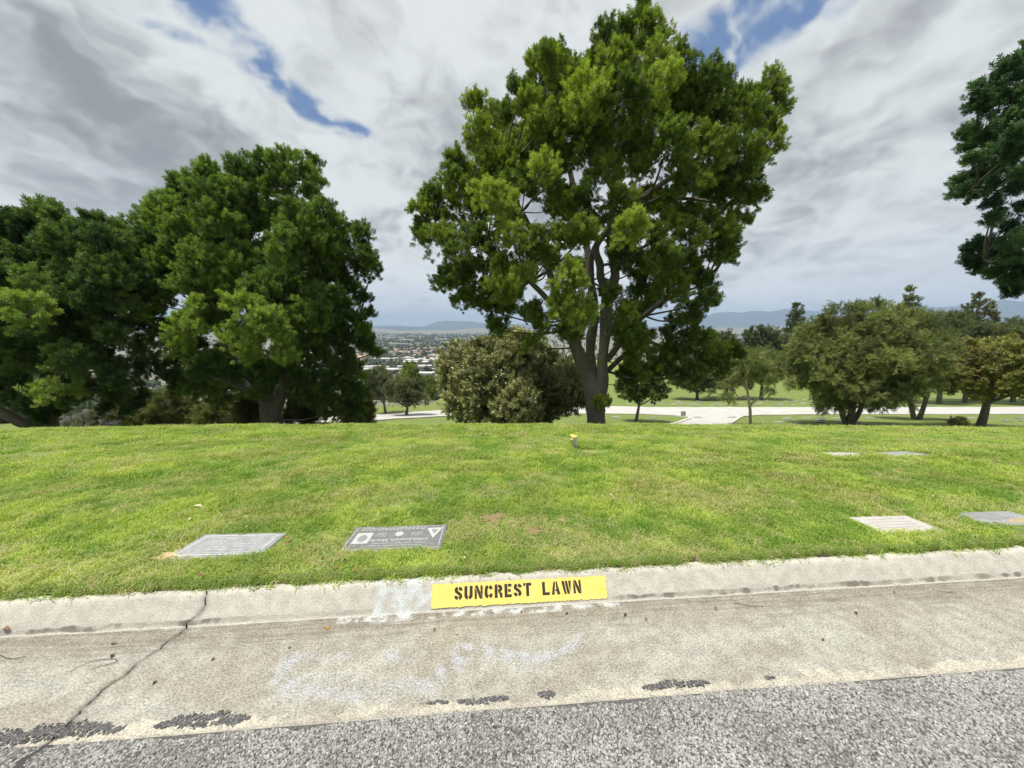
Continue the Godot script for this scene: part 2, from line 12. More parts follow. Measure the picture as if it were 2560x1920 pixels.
const RIGHT_LOBES := [[-7.25, 10.2, 0.59, 0.29, 0.17], [-8.36, 9.72, 1.31, 0.22, 0.33], [-7.52, 10.14, 0.99, 0.16, 0.36], [-8.41, 9.45, 0.98, 0.28, 0.54], [-8.39, 9.2, 0.94, 0.24, 0.58], [-7.32, 9.46, 0.3, 0.3, 0.03], [-8.2, 9.41, 1.39, 0.32, 0.25], [-8.15, 9.03, 1.53, 0.31, 0.46], [-7.83, 8.79, 0.29, 0.24, 0.53], [-7.25, 8.65, -0.09, 0.25, 0.46], [-7.88, 8.53, 0.73, 0.29, 0.57], [-8.2, 8.51, 1.52, 0.36, 0.54], [-8.86, 7.83, 2.23, 0.33, 0.33], [-6.61, 8.57, -0.01, 0.35, 0.54], [-8.67, 7.51, 1.97, 0.35, 0.49], [-6.9, 8.17, 0.8, 0.33, 0.11], [-8.68, 7.67, 1.3, 0.16, 0.72], [-7.41, 7.69, 0.64, 0.39, 0.05], [-7.72, 7.5, 0.7, 0.23, 0.57], [-7.58, 7.62, 0.13, 0.23, 0.5], [-8.33, 7.02, 0.83, 0.22, 0.54], [-7.19, 7.2, 0.15, 0.21, 0.37], [-8.3, 6.97, 1.47, 0.16, 0.04], [-8.04, 6.6, 1.36, 0.19, 0.03], [-6.12, 6.71, -0.07, 0.25, 0.22], [-8.1, 6.17, 1.4, 0.16, 0.43], [-7.53, 6.97, 1.35, 0.22, 0.19], [-6.88, 6.62, 1.02, 0.19, 0.11], [-6.7, 6.12, 0.79, 0.23, 0.27], [-7.4, 5.72, 1.56, 0.26, 0.36], [-7.17, 5.76, 0.36, 0.24, 0.11], [-6.24, 5.92, -0.18, 0.3, 0.33], [-6.78, 5.45, 0, 0.2, 0.66], [-6.63, 5.28, 0.15, 0.29, 0.03], [-6.15, 5.58, 0.08, 0.35, 0], [-7.85, 5.36, 1.73, 0.35, 0.54], [-5.86, 5.27, 0.5, 0.37, 0], [-6.72, 5.01, 0.72, 0.33, 0.68], [-5.23, 4.78, -0.11, 0.36, 0.74], [-5.57, 4.45, 0.19, 0.24, 0.06], [-6.37, 4.84, 0.94, 0.32, 0.34], [-8.73, 6.96, 2.33, 0.23, 0.36], [-5.89, 10.95, -0.08, 0.47, 0.32], [-6.24, 11.03, 0.41, 0.51, 0.75], [-6.82, 9.75, 1.19, 0.58, 0.5], [-7.49, 9.1, 1.46, 0.51, 0.28], [-5.79, 9.16, 0.87, 0.65, 0.3], [-2.6, 10.56, -1.52, 0.78, 0.19], [-6.88, 8.35, 1.2, 0.58, 0.64], [-5.06, 8.38, 0.8, 0.66, 0.67], [-7.31, 7.25, 1.95, 0.54, 0.03], [-5.79, 7.39, 0.51, 0.39, 0.04], [-3.51, 7.53, 0.23, 0.63, 0.16], [-5.82, 6.01, 0.87, 0.49, 0.39], [-5.96, 5.43, 1.54, 0.51, 0.68], [-6.49, 5.03, 1.42, 0.46, 0.1], [-5.15, 6.49, 0.72, 0.5, 0.36], [-4.93, 5.92, 1.23, 0.47, 0.24], [-4.85, 4.58, 0.33, 0.34, 0.7], [-4.44, 11.07, 0, 0.65, 0.21], [-3.5, 10.05, 0, 0.7, 0.51]]
const RIGHT_LIMBS := [[[0, -0.1, 0, 0.5], [-0.1, 1.5, 0, 0.42], [-0.25, 3.5, 0, 0.33], [-0.5, 6, 0, 0.24], [-0.8, 8.5, 0, 0.15], [-1.2, 11, 0, 0.06]], [[-0.15, 2.2, 0, 0.2], [-4.56, 5.3, 0.3, 0.14], [-6, 5.19, 0.4, 0.08], [-6.87, 5.43, 0.4, 0.03]], [[-0.3, 4.2, 0, 0.22], [-5.04, 7.51, 0.3, 0.15], [-6.13, 7.73, 0.3, 0.09], [-6.67, 7.5, 0.2, 0.06], [-7.41, 7.32, 0.2, 0.03]], [[-0.4, 5, 0, 0.2], [-5.11, 8.75, 0, 0.13], [-6.21, 8.92, 0, 0.08], [-7.05, 8.79, 0, 0.03]], [[-0.5, 6, 0, 0.18], [-5.32, 9.71, 0, 0.12], [-6.34, 10.05, 0, 0.07], [-7.1, 9.84, 0, 0.03]]]
const BASE_A := Vector3(3.27, -2.51, -14.00)
const BASE_B := Vector3(-10.97, -3.24, -16.50)
const BASE_C := Vector3(-19.30, -2.98, -15.00)
const BASE_D := Vector3(20.47, -1.90, -11.50)
const YOUNG_LIMBS := [[[0.1, -0.25, 0, 0.1], [-0.03, 1, 0, 0.1], [-0.15, 1.58, 0, 0.1], [-0.34, 2.45, 0, 0.08], [-0.52, 3.31, 0, 0.06], [-0.47, 4.3, 0, 0.03], [-0.33, 5, 0, 0.02]], [[-0.13, 1.44, 0, 0.08], [-0.02, 1.91, 0.2, 0.08], [0.37, 2.25, 0.3, 0.06], [0.8, 2.64, 0.3, 0.05], [0.96, 3.34, 0.2, 0.03], [1.24, 4.04, 0.2, 0.01]], [[-0.25, 2.09, 0, 0.07], [-0.44, 2.24, -0.2, 0.06], [-0.86, 2.18, -0.2, 0.05], [-1.25, 2.56, -0.2, 0.04], [-1.87, 3.06, -0.2, 0.02], [-2.16, 3.13, -0.2, 0.01]], [[-0.35, 2.59, 0, 0.06], [-0.99, 3.2, 0.2, 0.04], [-1.62, 3.35, 0.3, 0.03], [-2.06, 3.63, 0.3, 0.02]], [[-0.45, 3.02, 0, 0.04], [-1, 3.55, -0.3, 0.03], [-1.49, 4.27, -0.3, 0.01]], [[0.82, 2.64, 0.3, 0.03], [1.2, 3.07, 0.3, 0.02], [1.49, 3.63, 0.3, 0.01]]]
const YOUNG_LOBES := [[-0.75, 4.92, 0.66, 0.64, 0.26], [0.08, 4.96, -0.61, 0.66, 0.16], [-0.27, 5.08, 0.95, 0.6, 0.45], [1.12, 4.42, -0.2, 0.63, 0.66], [1.68, 4.08, -0.54, 0.63, 0.37], [-1.59, 4.68, 0.97, 0.57, 0.32], [-1.11, 5.07, -0.63, 0.6, 0.57], [-1.49, 3.88, 0.01, 0.56, 0.31], [-0.95, 4.16, -0.97, 0.57, 0.53], [-1.89, 3, -0.15, 0.44, 0.34], [-2.22, 2.49, 0.26, 0.34, 0.27], [-1.78, 2.21, 0.26, 0.28, 0.46], [0.94, 3.82, 0.66, 0.55, 0.51], [1.12, 2.75, 0.06, 0.38, 0.59], [0.03, 4.05, 0.24, 0.59, 0.44], [-0.42, 3.72, -0.12, 0.41, 0.31], [0.08, 3.87, -0.57, 0.41, 0.15], [-1.44, 3.37, 0.46, 0.34, 0.5], [0.13, 3.72, 0.96, 0.45, 0.68], [1.02, 4.52, 0.73, 0.46, 0.14], [-1.21, 5.33, 0.7, 0.52, 0.22], [0.14, 4.46, 0.21, 0.53, 0.53], [0.73, 4.19, -1.04, 0.54, 0.44]]
const BASE_F := Vector3(17.78, -5.69, -27.00)

var along := Vector3(cos(KERB_TURN), 0, -sin(KERB_TURN))
var away := Vector3(-sin(KERB_TURN), 0, -cos(KERB_TURN))
var rng := RandomNumberGenerator.new()
var bumps := FastNoiseLite.new()
var patches := FastNoiseLite.new()
var used := {}
var M := {}
var sprigs := {}
var slabs := []          # flat stones in the near lawn: centre, half sizes, turn
var started := Time.get_ticks_msec()

# ------------------------------------------------------------------ naming
func numbered(called: String) -> String:
	if not used.has(called):
		used[called] = 0
		return called
	used[called] += 1
	return "%s_%03d" % [called, used[called]]

func tag(o: Node3D, label: String, category: String, group := "") -> Node3D:
	o.set_meta("label", label)
	o.set_meta("category", category)
	if group != "":
		o.set_meta("group", group)
	return o

func thing(called: String, label: String, category: String, where: Vector3, group := "") -> Node3D:
	var o := Node3D.new()
	o.name = numbered(called)
	add_child(o)
	o.position = where
	return tag(o, label, category, group)

func put(called: String, mesh: Mesh, m: Material, parent: Node3D = null) -> MeshInstance3D:
	var o := MeshInstance3D.new()
	o.mesh = mesh
	o.material_override = m
	if parent == null:
		o.name = numbered(called)
		add_child(o)
	else:
		o.name = called
		parent.add_child(o, true)
	return o

func structure(called: String, mesh: Mesh, m: Material, label := "") -> MeshInstance3D:
	var o := put(called, mesh, m)
	o.set_meta("kind", "structure")
	if label != "":
		o.set_meta("label", label)
	return o

func scatter(called: String, mesh: Mesh, m: Material, places: Array, tints: PackedColorArray, parent: Node3D = null) -> MultiMeshInstance3D:
	var mm := MultiMesh.new()
	mm.transform_format = MultiMesh.TRANSFORM_3D
	mm.use_colors = true
	mm.mesh = mesh
	mm.instance_count = places.size()
	for i in places.size():
		mm.set_instance_transform(i, places[i])
		mm.set_instance_color(i, tints[i])
	var o := MultiMeshInstance3D.new()
	o.multimesh = mm
	o.material_override = m
	if parent == null:
		o.name = numbered(called)
		add_child(o)
	else:
		o.name = called
		parent.add_child(o, true)
	return o

# ------------------------------------------------------------------ ground shape
func kerb_point(s: float, t: float, y: float) -> Vector3:
	return Vector3(0, y, -KERB_AT) + along * s + away * t

func rise(j: int) -> float:
	if j <= 0 or j >= TAB.size() - 1:
		return 0.0
	return (TAB[j + 1][1] - TAB[j - 1][1]) / (TAB[j + 1][0] - TAB[j - 1][0])

func profile(d: float) -> float:
	if d < 2.0:
		return 0.115
	var i := 1
	while i < TAB.size() - 2 and d >= TAB[i + 1][0]:
		i += 1
	var h: float = TAB[i + 1][0] - TAB[i][0]
	var t: float = (d - TAB[i][0]) / h
	var m0: float = (-0.1 if i == 1 else rise(i)) * h
	var m1 := rise(i + 1) * h
	return (2 * t * t * t - 3 * t * t + 1) * TAB[i][1] + (t * t * t - 2 * t * t + t) * m0 + (-2 * t * t * t + 3 * t * t) * TAB[i + 1][1] + (t * t * t - t * t) * m1

func ground(x: float, z: float) -> float:
	var t := -sin(KERB_TURN) * x + cos(KERB_TURN) * (-z - KERB_AT)
	var d := lerpf(t + KERB_AT, -z, smoothstep(0.5, 6.0, t))
	var y := profile(d) - 0.0007 * minf(x * x, 300.0) * smoothstep(4.0, 10.0, d)
	if d > 48.0:
		y -= (1.0 - smoothstep(-0.32, 0.02, x / d)) * minf(d - 48.0, 220.0) * 0.22 * (1.0 - smoothstep(250.0, 450.0, d))
	y += 0.012 * bumps.get_noise_2d(x * 60.0, z * 60.0) * smoothstep(0.05, 0.6, t) + 0.03 * bumps.get_noise_2d(x * 14.0 + 50.0, z * 14.0) * smoothstep(0.4, 3.0, t)
	if d > 60.0:
		y += 1.2 * bumps.get_noise_2d(x, z) * smoothstep(60.0, 160.0, d)
	return y

func on_ground(x: float, z: float, lift := 0.0) -> Vector3:
	return Vector3(x, ground(x, z) + lift, z)

func slope_basis(x: float, z: float, turn: float) -> Basis:
	var e := 0.25
	var up := Vector3(ground(x - e, z) - ground(x + e, z), 2 * e, ground(x, z - e) - ground(x, z + e)).normalized()
	var right := Vector3(cos(turn), 0, -sin(turn))
	right = (right - up * right.dot(up)).normalized()
	return Basis(right, up, right.cross(up))

# ------------------------------------------------------------------ textures
func noise(kind: int, freq: float, octaves := 4, seed_value := 1) -> FastNoiseLite:
	var n := FastNoiseLite.new()
	n.noise_type = kind
	n.frequency = freq
	n.seed = seed_value
	n.fractal_type = FastNoiseLite.FRACTAL_FBM if octaves > 1 else FastNoiseLite.FRACTAL_NONE
	n.fractal_octaves = octaves
	return n

func tile(size: int, freq: float, octaves := 4, seed_value := 1, kind := FastNoiseLite.TYPE_SIMPLEX) -> PackedByteArray:
	return noise(kind, freq, octaves, seed_value).get_seamless_image(size, size).get_data()

func as_texture(im: Image) -> ImageTexture:
	im.generate_mipmaps()
	return ImageTexture.create_from_image(im)

# a tile of colours: mix of three tones by coarse and fine noise, with speckle
func toned(size: int, a: Color, b: Color, c: Color, coarse: float, fine: float, speckle: float, seed_value: int) -> ImageTexture:
	var n1 := tile(size, coarse, 4, seed_value)
	var n2 := tile(size, fine, 3, seed_value + 7)
	var r := RandomNumberGenerator.new()
	r.seed = seed_value
	var out := PackedByteArray()
	out.resize(size * size * 3)
	for i in size * size:
		var k := n1[i] / 255.0
		var f := n2[i] / 255.0
		var q := a.lerp(b, clampf(k * 1.6 - 0.3, 0, 1)).lerp(c, clampf(f * 2.2 - 1.1, 0, 1))
		var g := 1.0 + speckle * (r.randf() - 0.5)
		q = Color(clampf(q.r * g, 0, 1), clampf(q.g * g, 0, 1), clampf(q.b * g, 0, 1)).linear_to_srgb()
		out[i * 3] = int(q.r * 255)
		out[i * 3 + 1] = int(q.g * 255)
		out[i * 3 + 2] = int(q.b * 255)
	return as_texture(Image.create_from_data(size, size, false, Image.FORMAT_RGB8, out))

func grey(size: int, freq: float, octaves: int, seed_value: int, kind := FastNoiseLite.TYPE_SIMPLEX) -> ImageTexture:
	return as_texture(noise(kind, freq, octaves, seed_value).get_seamless_image(size, size))

func surface(t: Texture2D, rough := 0.9, per_metre := 1.0, relief: Texture2D = null, depth := 0.0) -> StandardMaterial3D:
	var m := StandardMaterial3D.new()
	m.albedo_texture = t
	m.roughness = rough
	m.uv1_triplanar = true
	m.uv1_world_triplanar = true
	m.uv1_scale = Vector3.ONE * per_metre
	if relief:
		m.heightmap_enabled = true
		m.heightmap_texture = relief
		m.heightmap_scale = depth
	return m

func plain(c: Color, rough := 0.8) -> StandardMaterial3D:
	var m := StandardMaterial3D.new()
	m.albedo_color = c.linear_to_srgb()
	m.roughness = rough
	return m

func tinted(rough: float, through := Color.BLACK) -> StandardMaterial3D:
	var m := StandardMaterial3D.new()
	m.vertex_color_use_as_albedo = true
	m.roughness = rough
	m.cull_mode = BaseMaterial3D.CULL_DISABLED
	if through != Color.BLACK:
		m.backlight_enabled = true
		m.backlight = through
	return m

# ------------------------------------------------------------------ shapes
func quad(st: SurfaceTool, a: Vector3, b: Vector3, c: Vector3, d: Vector3) -> void:
	for p in [a, b, c, a, c, d]:
		st.add_vertex(p)

func tube(st: SurfaceTool, pts: Array, sides := 8, lumps := 0.0, seed_value := 0.0) -> void:
	# pts: [x, y, z, radius]; smoothed, with parallel rings
	var path := []
	for i in pts.size() - 1:
		var p0: Array = pts[maxi(i - 1, 0)]
		var p1: Array = pts[i]
		var p2: Array = pts[i + 1]
		var p3: Array = pts[mini(i + 2, pts.size() - 1)]
		for k in 4:
			var t := k / 4.0
			var q := []
			for j in 4:
				q.append(0.5 * (2.0 * p1[j] + (p2[j] - p0[j]) * t + (2.0 * p0[j] - 5.0 * p1[j] + 4.0 * p2[j] - p3[j]) * t * t + (3.0 * p1[j] - p0[j] - 3.0 * p2[j] + p3[j]) * t * t * t))
			path.append(q)
	path.append(pts[-1])
	var side := Vector3.RIGHT
	var rings := []
	for i in path.size():
		var here := Vector3(path[i][0], path[i][1], path[i][2])
		var q: Array = path[mini(i + 1, path.size() - 1)]
		var o: Array = path[maxi(i - 1, 0)]
		var dir := (Vector3(q[0], q[1], q[2]) - Vector3(o[0], o[1], o[2])).normalized()
		side = (side - dir * side.dot(dir)).normalized()
		if side.length() < 0.5:
			side = dir.cross(Vector3.FORWARD).normalized()
		var other := dir.cross(side)
		var ring := []
		for k in sides:
			var a := TAU * k / sides
			var r: float = maxf(path[i][3], 0.0008)
			r *= 1.0 + lumps * bumps.get_noise_3d(cos(a) * 55.0 + seed_value, sin(a) * 55.0, i * 9.0)
			ring.append(here + (side * cos(a) + other * sin(a)) * r)
		rings.append(ring)
	for i in rings.size() - 1:
		for k in sides:
			var n := (k + 1) % sides
			quad(st, rings[i][k], rings[i][n], rings[i + 1][n], rings[i + 1][k])

func begin(smooth := true) -> SurfaceTool:
	var st := SurfaceTool.new()
	st.begin(Mesh.PRIMITIVE_TRIANGLES)
	if smooth:
		st.set_smooth_group(0)
	return st

func finish(st: SurfaceTool, normals := true) -> ArrayMesh:
	if normals:
		st.index()
		st.generate_normals()
	return st.commit()

func slab_mesh(half: Vector3, bevel: float) -> ArrayMesh:
	var st := begin(false)
	var lo := []
	var mid := []
	var top := []
	for c in [Vector2(-1, -1), Vector2(1, -1), Vector2(1, 1), Vector2(-1, 1)]:
		lo.append(Vector3(c.x * half.x, -half.y, c.y * half.z))
		mid.append(Vector3(c.x * half.x, half.y - bevel, c.y * half.z))
		top.append(Vector3(c.x * (half.x - bevel), half.y, c.y * (half.z - bevel)))
	for i in 4:
		var n := (i + 1) % 4
		quad(st, lo[i], lo[n], mid[n], mid[i])
		quad(st, mid[i], mid[n], top[n], top[i])
	quad(st, top[0], top[1], top[2], top[3])
	quad(st, lo[3], lo[2], lo[1], lo[0])
	return finish(st, false)

func flat_shape(pts: PackedVector2Array, thick := 0.0) -> ArrayMesh:
	# a polygon in the x-y plane, facing +z
	var st := begin(false)
	var ids := Geometry2D.triangulate_polygon(pts)
	for i in ids:
		st.add_vertex(Vector3(pts[i].x, pts[i].y, thick))
	if thick > 0.0:
		for i in pts.size():
			var a := pts[i]
			var b := pts[(i + 1) % pts.size()]
			quad(st, Vector3(a.x, a.y, 0), Vector3(b.x, b.y, 0), Vector3(b.x, b.y, thick), Vector3(a.x, a.y, thick))
	return finish(st, false)

func facing(axis: Vector3, spin: float, size: float) -> Basis:
	var y := axis.normalized()
	var x := y.cross(Vector3(0.31, 0.2, 0.93)).normalized()
	var b := Basis(x, y, x.cross(y))
	return (b * Basis(Vector3.UP, spin)).scaled_local(Vector3.ONE * size)

func ball() -> Vector3:
	var v := Vector3(rng.randf_range(-1, 1), rng.randf_range(-1, 1), rng.randf_range(-1, 1))
	while v.length() > 1.0:
		v = Vector3(rng.randf_range(-1, 1), rng.randf_range(-1, 1), rng.randf_range(-1, 1))
	return v

# a twig with leaves, about 0.2 m long
func sprig_mesh(leaves: int, length: float, width: float, spread: float, reach: float, seed_value: int) -> ArrayMesh:
	var r := RandomNumberGenerator.new()
	r.seed = seed_value
	var st := begin(false)
	for i in leaves:
		var up := reach * (i + r.randf()) / leaves
		var a := i * 2.39996 + r.randf_range(-0.4, 0.4)
		var out := Vector3(cos(a), 0, sin(a))
		var open := spread * r.randf_range(0.7, 1.25) * (1.0 - 0.35 * i / leaves)
		var dir := (out * sin(open) + Vector3.UP * cos(open)).normalized()
		var across := dir.cross(Vector3.UP.lerp(out, 0.3).normalized()).normalized().rotated(dir, r.randf_range(-0.7, 0.7))
		var normal := across.cross(dir)
		var l := length * r.randf_range(0.75, 1.2)
		var w := width * r.randf_range(0.8, 1.2) * 0.5
		var root := Vector3(0, up, 0) + out * 0.004
		var left := root + dir * l * 0.45 + across * w + normal * w * 0.35
		var right := root + dir * l * 0.45 - across * w + normal * w * 0.35
		var tip := root + dir * l - normal * l * 0.08
		for p in [root, left, tip, root, tip, right]:
			st.add_vertex(p)
	# the twig
	for k in 3:
		var a := TAU * k / 3.0
		var b := TAU * (k + 1) / 3.0
		for p in [Vector3(cos(a) * 0.004, -0.06, sin(a) * 0.004), Vector3(cos(b) * 0.004, -0.06, sin(b) * 0.004), Vector3(0, reach, 0)]:
			st.add_vertex(p)
	return finish(st, false)

# ------------------------------------------------------------------ trees
func crown_lobes(centre: Vector3, rx: float, ry: float, count: int, size: float, flat_under := 0.0) -> Array:
	var out := []
	for i in count:
		var y := 1.0 - 2.0 * (i + 0.5) / count
		var a := i * 2.39996 + rng.randf_range(-0.3, 0.3)
		var r := sqrt(1.0 - y * y)
		var d := Vector3(cos(a) * r, y, sin(a) * r)
		if d.y < -flat_under:
			d.y = -flat_under + (d.y + flat_under) * 0.3
		d *= rng.randf_range(0.55, 0.95)
		var p := centre + Vector3(d.x * rx, d.y * ry, d.z * rx)
		out.append([p.x, p.y, p.z, size * rng.randf_range(0.7, 1.25)])
	return out

func wood(o: Node3D, limbs: Array, bark: Material, sides := 10) -> void:
	for i in limbs.size():
		var st := begin()
		tube(st, limbs[i], sides, 0.28, i * 31.0)
		put("trunk" if i == 0 else "limb", finish(st), bark, o)

func crown(o: Node3D, limbs: Array, lobes: Array, look: Dictionary) -> void:
	var places := []
	var tints := PackedColorArray()
	var st := begin()
	var scale_by: float = look.size
	var tuft: float = look.tuft
	for l in lobes:
		var c := Vector3(l[0], l[1], l[2])
		var r: float = l[3]
		# a branch from the nearest limb
		var best := Vector3.ZERO
		var least := 1e9
		for limb in limbs:
			for p in limb:
				var q := Vector3(p[0], p[1], p[2])
				var far := q.distance_to(c) + maxf(0.0, q.y - c.y) * 1.5
				if far < least and q.y > 0.3:
					least = far
					best = q
		if least < 3.2:
			var mid := best.lerp(c, 0.5) + Vector3(0, -0.05 * least, 0) + ball() * 0.08 * least
			var thick: float = clampf(least * 0.018, 0.015, 0.07)
			tube(st, [[best.x, best.y, best.z, thick], [mid.x, mid.y, mid.z, thick * 0.7], [c.x, c.y, c.z, thick * 0.4]], 5)
		var shade: float = l[4] if l.size() > 4 else rng.randf()
		var fresh_lit: bool = look.has("fresh_lit") and shade > 0.95  # front lobes: new-growth tint, with their sunlit highlight put into the colour
		r = maxf(r - 0.42 * tuft, 0.35 * r)
		var count := int(look.density * pow((r + 0.3 * tuft) / tuft, 2.0)) + 4
		for k in count:
			var d := ball().normalized()
			if d.y < -0.55 and rng.randf() < 0.5:
				d.y = -d.y
			var p := c + d * Vector3(1, 0.92, 1) * r * (1.0 - 0.55 * pow(rng.randf(), 1.7))
			if k < 4:
				tube(st, [[c.x, c.y, c.z, 0.018 * scale_by], [p.x, p.y, p.z, 0.006]], 3)
			var axis: Vector3 = d * 0.6 + look.lean
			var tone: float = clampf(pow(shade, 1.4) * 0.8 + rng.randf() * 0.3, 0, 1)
			for n in look.per:
				var q := p + ball() * tuft * 0.62
				var turn: Vector3 = axis + ball() * 0.75
				places.append(Transform3D(facing(turn, rng.randf() * TAU, scale_by * rng.randf_range(0.55, 1.35)), q))
				var c0: Color = look.dark.lerp(look.light, clampf(tone + rng.randf_range(-0.25, 0.25), 0, 1))
				if fresh_lit and rng.randf() < 0.55:
					c0 = c0.lerp(look.fresh_lit, rng.randf_range(0.3, 1.0))
				if look.has("odd") and rng.randf() < look.odd_share:
					c0 = look.odd.lerp(c0, rng.randf() * 0.5)
				tints.append(c0)
	put("branches", finish(st), look.bark, o).set_meta("kind", "stuff")
	var cr := scatter("crown", look.sprig, look.leaf, places, tints, o)
	if look.has("leaf_label"):
		cr.set_meta("label", look.leaf_label)

func small_tree(called: String, label: String, base: Vector3, centre: Vector3, rx: float, ry: float, lobe_count: int, look: Dictionary, stems := 1, trunk := 0.18, group := "", category := "tree", under := 0.35) -> Node3D:
	var o := thing(called, label, category, base, group)
	var lobes := crown_lobes(centre, rx * 0.86, ry * 0.86, lobe_count, look.lobe, under)
	var limbs := []
	for i in stems:
		var a := TAU * i / stems + rng.randf()
		var foot := Vector3(cos(a), 0, sin(a)) * (0.0 if stems == 1 else trunk * 0.9)
		var low := maxf(centre.y - ry * 0.75, 0.4)
		var out := foot + Vector3(cos(a) * rx * (0.05 if stems == 1 else 0.12), low, sin(a) * rx * (0.05 if stems == 1 else 0.12)) + Vector3(centre.x, 0, centre.z) * 0.4
		var top := centre + Vector3(cos(a) * rx * 0.35, ry * 0.35, sin(a) * rx * 0.35) * (0.3 if stems == 1 else 1.0)
		limbs.append([[foot.x, -0.2, foot.z, trunk * 1.35], [foot.x, 0.15, foot.z, trunk], [out.x, out.y, out.z, trunk * 0.75], [top.x, top.y, top.z, trunk * 0.3]])
	var fork: Array = limbs[0][2]
	for i in mini(5, lobes.size()):
		var l: Array = lobes[(i * 7 + 3) % lobes.size()]
		var f: Array = limbs[i % stems][2]
		limbs.append([[f[0], f[1], f[2], trunk * 0.5], [(f[0] + l[0]) * 0.5 + rng.randf_range(-0.2, 0.2), (f[1] + l[1]) * 0.5, (f[2] + l[2]) * 0.5, trunk * 0.33], [l[0], l[1], l[2], trunk * 0.12]])
	wood(o, limbs, look.bark, 8)
	crown(o, limbs, lobes, look)
	return o

# ------------------------------------------------------------------ sky
func near_line(p: Vector2, pts: Array) -> float:
	var least := 1e9
	for i in pts.size() - 1:
		least = minf(least, p.distance_squared_to(Geometry2D.get_closest_point_to_segment(p, pts[i], pts[i + 1])))
	return sqrt(least)

func make_sky() -> Texture2D:
	var w := 2560
	var h := 1280
	var out := PackedFloat32Array()
	out.resize(w * h * 3)
	var big := noise(FastNoiseLite.TYPE_SIMPLEX, 0.62, 3, 21)
	var mid := noise(FastNoiseLite.TYPE_SIMPLEX, 1.7, 5, 9)
	var fine := noise(FastNoiseLite.TYPE_SIMPLEX, 6.0, 4, 14)
	var gap_a := [Vector2(-0.95, -1.1), Vector2(-0.97, -1.39), Vector2(-0.944, -1.55), Vector2(-0.952, -1.8), Vector2(-0.92, -1.98), Vector2(-0.8, -2.08)]
	var gap_b := [Vector2(-1.27, -1.34), Vector2(-1.2, -1.41), Vector2(-1.0, -1.52)]
	var gap_c := [Vector2(0.752, -1.64), Vector2(0.741, -1.47), Vector2(0.76, -1.38), Vector2(0.86, -1.33), Vector2(0.95, -1.2), Vector2(0.98, -0.9)]
	var masses := [[Vector2(-1.5, -1.42), -0.75, 0.07], [Vector2(-1.62, -1.72), -0.7, 0.09], [Vector2(-1.25, -1.78), -0.4, 0.05], [Vector2(-2.3, -2.3), -0.4, 0.3], [Vector2(-0.45, -1.38), -0.6, 0.05], [Vector2(-0.62, -1.75), -0.35, 0.05], [Vector2(1.25, -1.36), -0.7, 0.09], [Vector2(1.55, -1.75), -0.6, 0.12], [Vector2(1.35, -2.1), -0.5, 0.08], [Vector2(2.4, -3.3), -0.45, 0.5], [Vector2(-0.05, -1.2), 0.4, 0.06], [Vector2(-0.95, -1.95), 0.35, 0.08], [Vector2(0.95, -1.6), 0.5, 0.05], [Vector2(0.2, -1.35), 0.3, 0.06]]
	var white := Vector3(0.42, 0.438, 0.436)
	var grey_c := Vector3(0.165, 0.172, 0.182)
	var blue := Vector3(0.085, 0.138, 0.254)
	var low_air := Vector3(0.47, 0.485, 0.505)
	for j in h / 2:
		var th := PI * (j + 0.5) / h
		var y := cos(th)
		var r := sin(th)
		var flat := 1.0 / (y + 0.07)
		var haze := pow(clampf(1.0 - y * 3.0, 0, 1), 1.5)
		for i in w:
			var ph := (i + 0.5) / w * TAU
			var x := sin(ph) * r
			var z := -cos(ph) * r
			var p := Vector2(x, z) * 1.45 / (y + 0.32)
			var seat := Vector2(x, z) * flat
			var q := Vector2(x, z) / maxf(y, 0.02)
			var wx := mid.get_noise_2d(p.x * 0.8 + 31.0, p.y * 0.8 + 7.0)
			var wy := mid.get_noise_2d(p.x * 0.8 - 17.0, p.y * 0.8 + 51.0)
			var p2 := p + Vector2(wx, wy) * 0.1
			var wob := fine.get_noise_2d(p2.x, p2.y)
			var n := mid.get_noise_2d(p2.x, p2.y)
			var b := big.get_noise_2d(p2.x + 3.0, p2.y * 0.8)
			# thick bellies are grey, thin rims white
			var puff := 0.45 - 1.3 * absf(mid.get_noise_2d(p2.x * 1.25 + 9.0, p2.y * 1.25 - 4.0))
			var belly := 0.5 * b + 0.42 * n + 0.34 * puff + 0.2 * wob - 0.13
			if z < 0.0 and y > 0.12:
				for e in masses:
					belly += 0.5 * e[1] * exp(-(seat + (p2 - p) * 3.0 - e[0]).length_squared() / e[2])
			var lum := smoothstep(-0.95, 0.33, belly)
			var c := grey_c.lerp(white, lum)
			var open := 0.0
			if z < 0.0 and q.length() < 3.6:
				var g := maxf(exp(-pow(near_line(q, gap_a) / 0.115, 2.0)), maxf(0.62 * exp(-pow(near_line(q, gap_b) / 0.07, 2.0)), exp(-pow(near_line(q, gap_c) / 0.2, 2.0))))
				c = c.lerp(white, clampf(g * 1.3, 0, 0.7))
				open = smoothstep(0.30, 1.0, g * (1.0 + 0.45 * n + 0.5 * wob)) * clampf(0.95 + 0.7 * wob, 0.5, 1.0)
			else:
				open = smoothstep(0.6, 0.9, -b + 0.35 * n + 0.2 * wob) * 0.7 * smoothstep(0.2, 0.4, y)
			c = c.lerp(blue, open)
			c = c.lerp(low_air, haze * 0.85)
			var o := (j * w + i) * 3
			out[o] = c.x
			out[o + 1] = c.y
			out[o + 2] = c.z
	for k in range((h / 2) * w, h * w):
		out[k * 3] = 0.12
		out[k * 3 + 1] = 0.13
		out[k * 3 + 2] = 0.11
	return ImageTexture.create_from_image(Image.create_from_data(w, h, false, Image.FORMAT_RGBF, out.to_byte_array()))

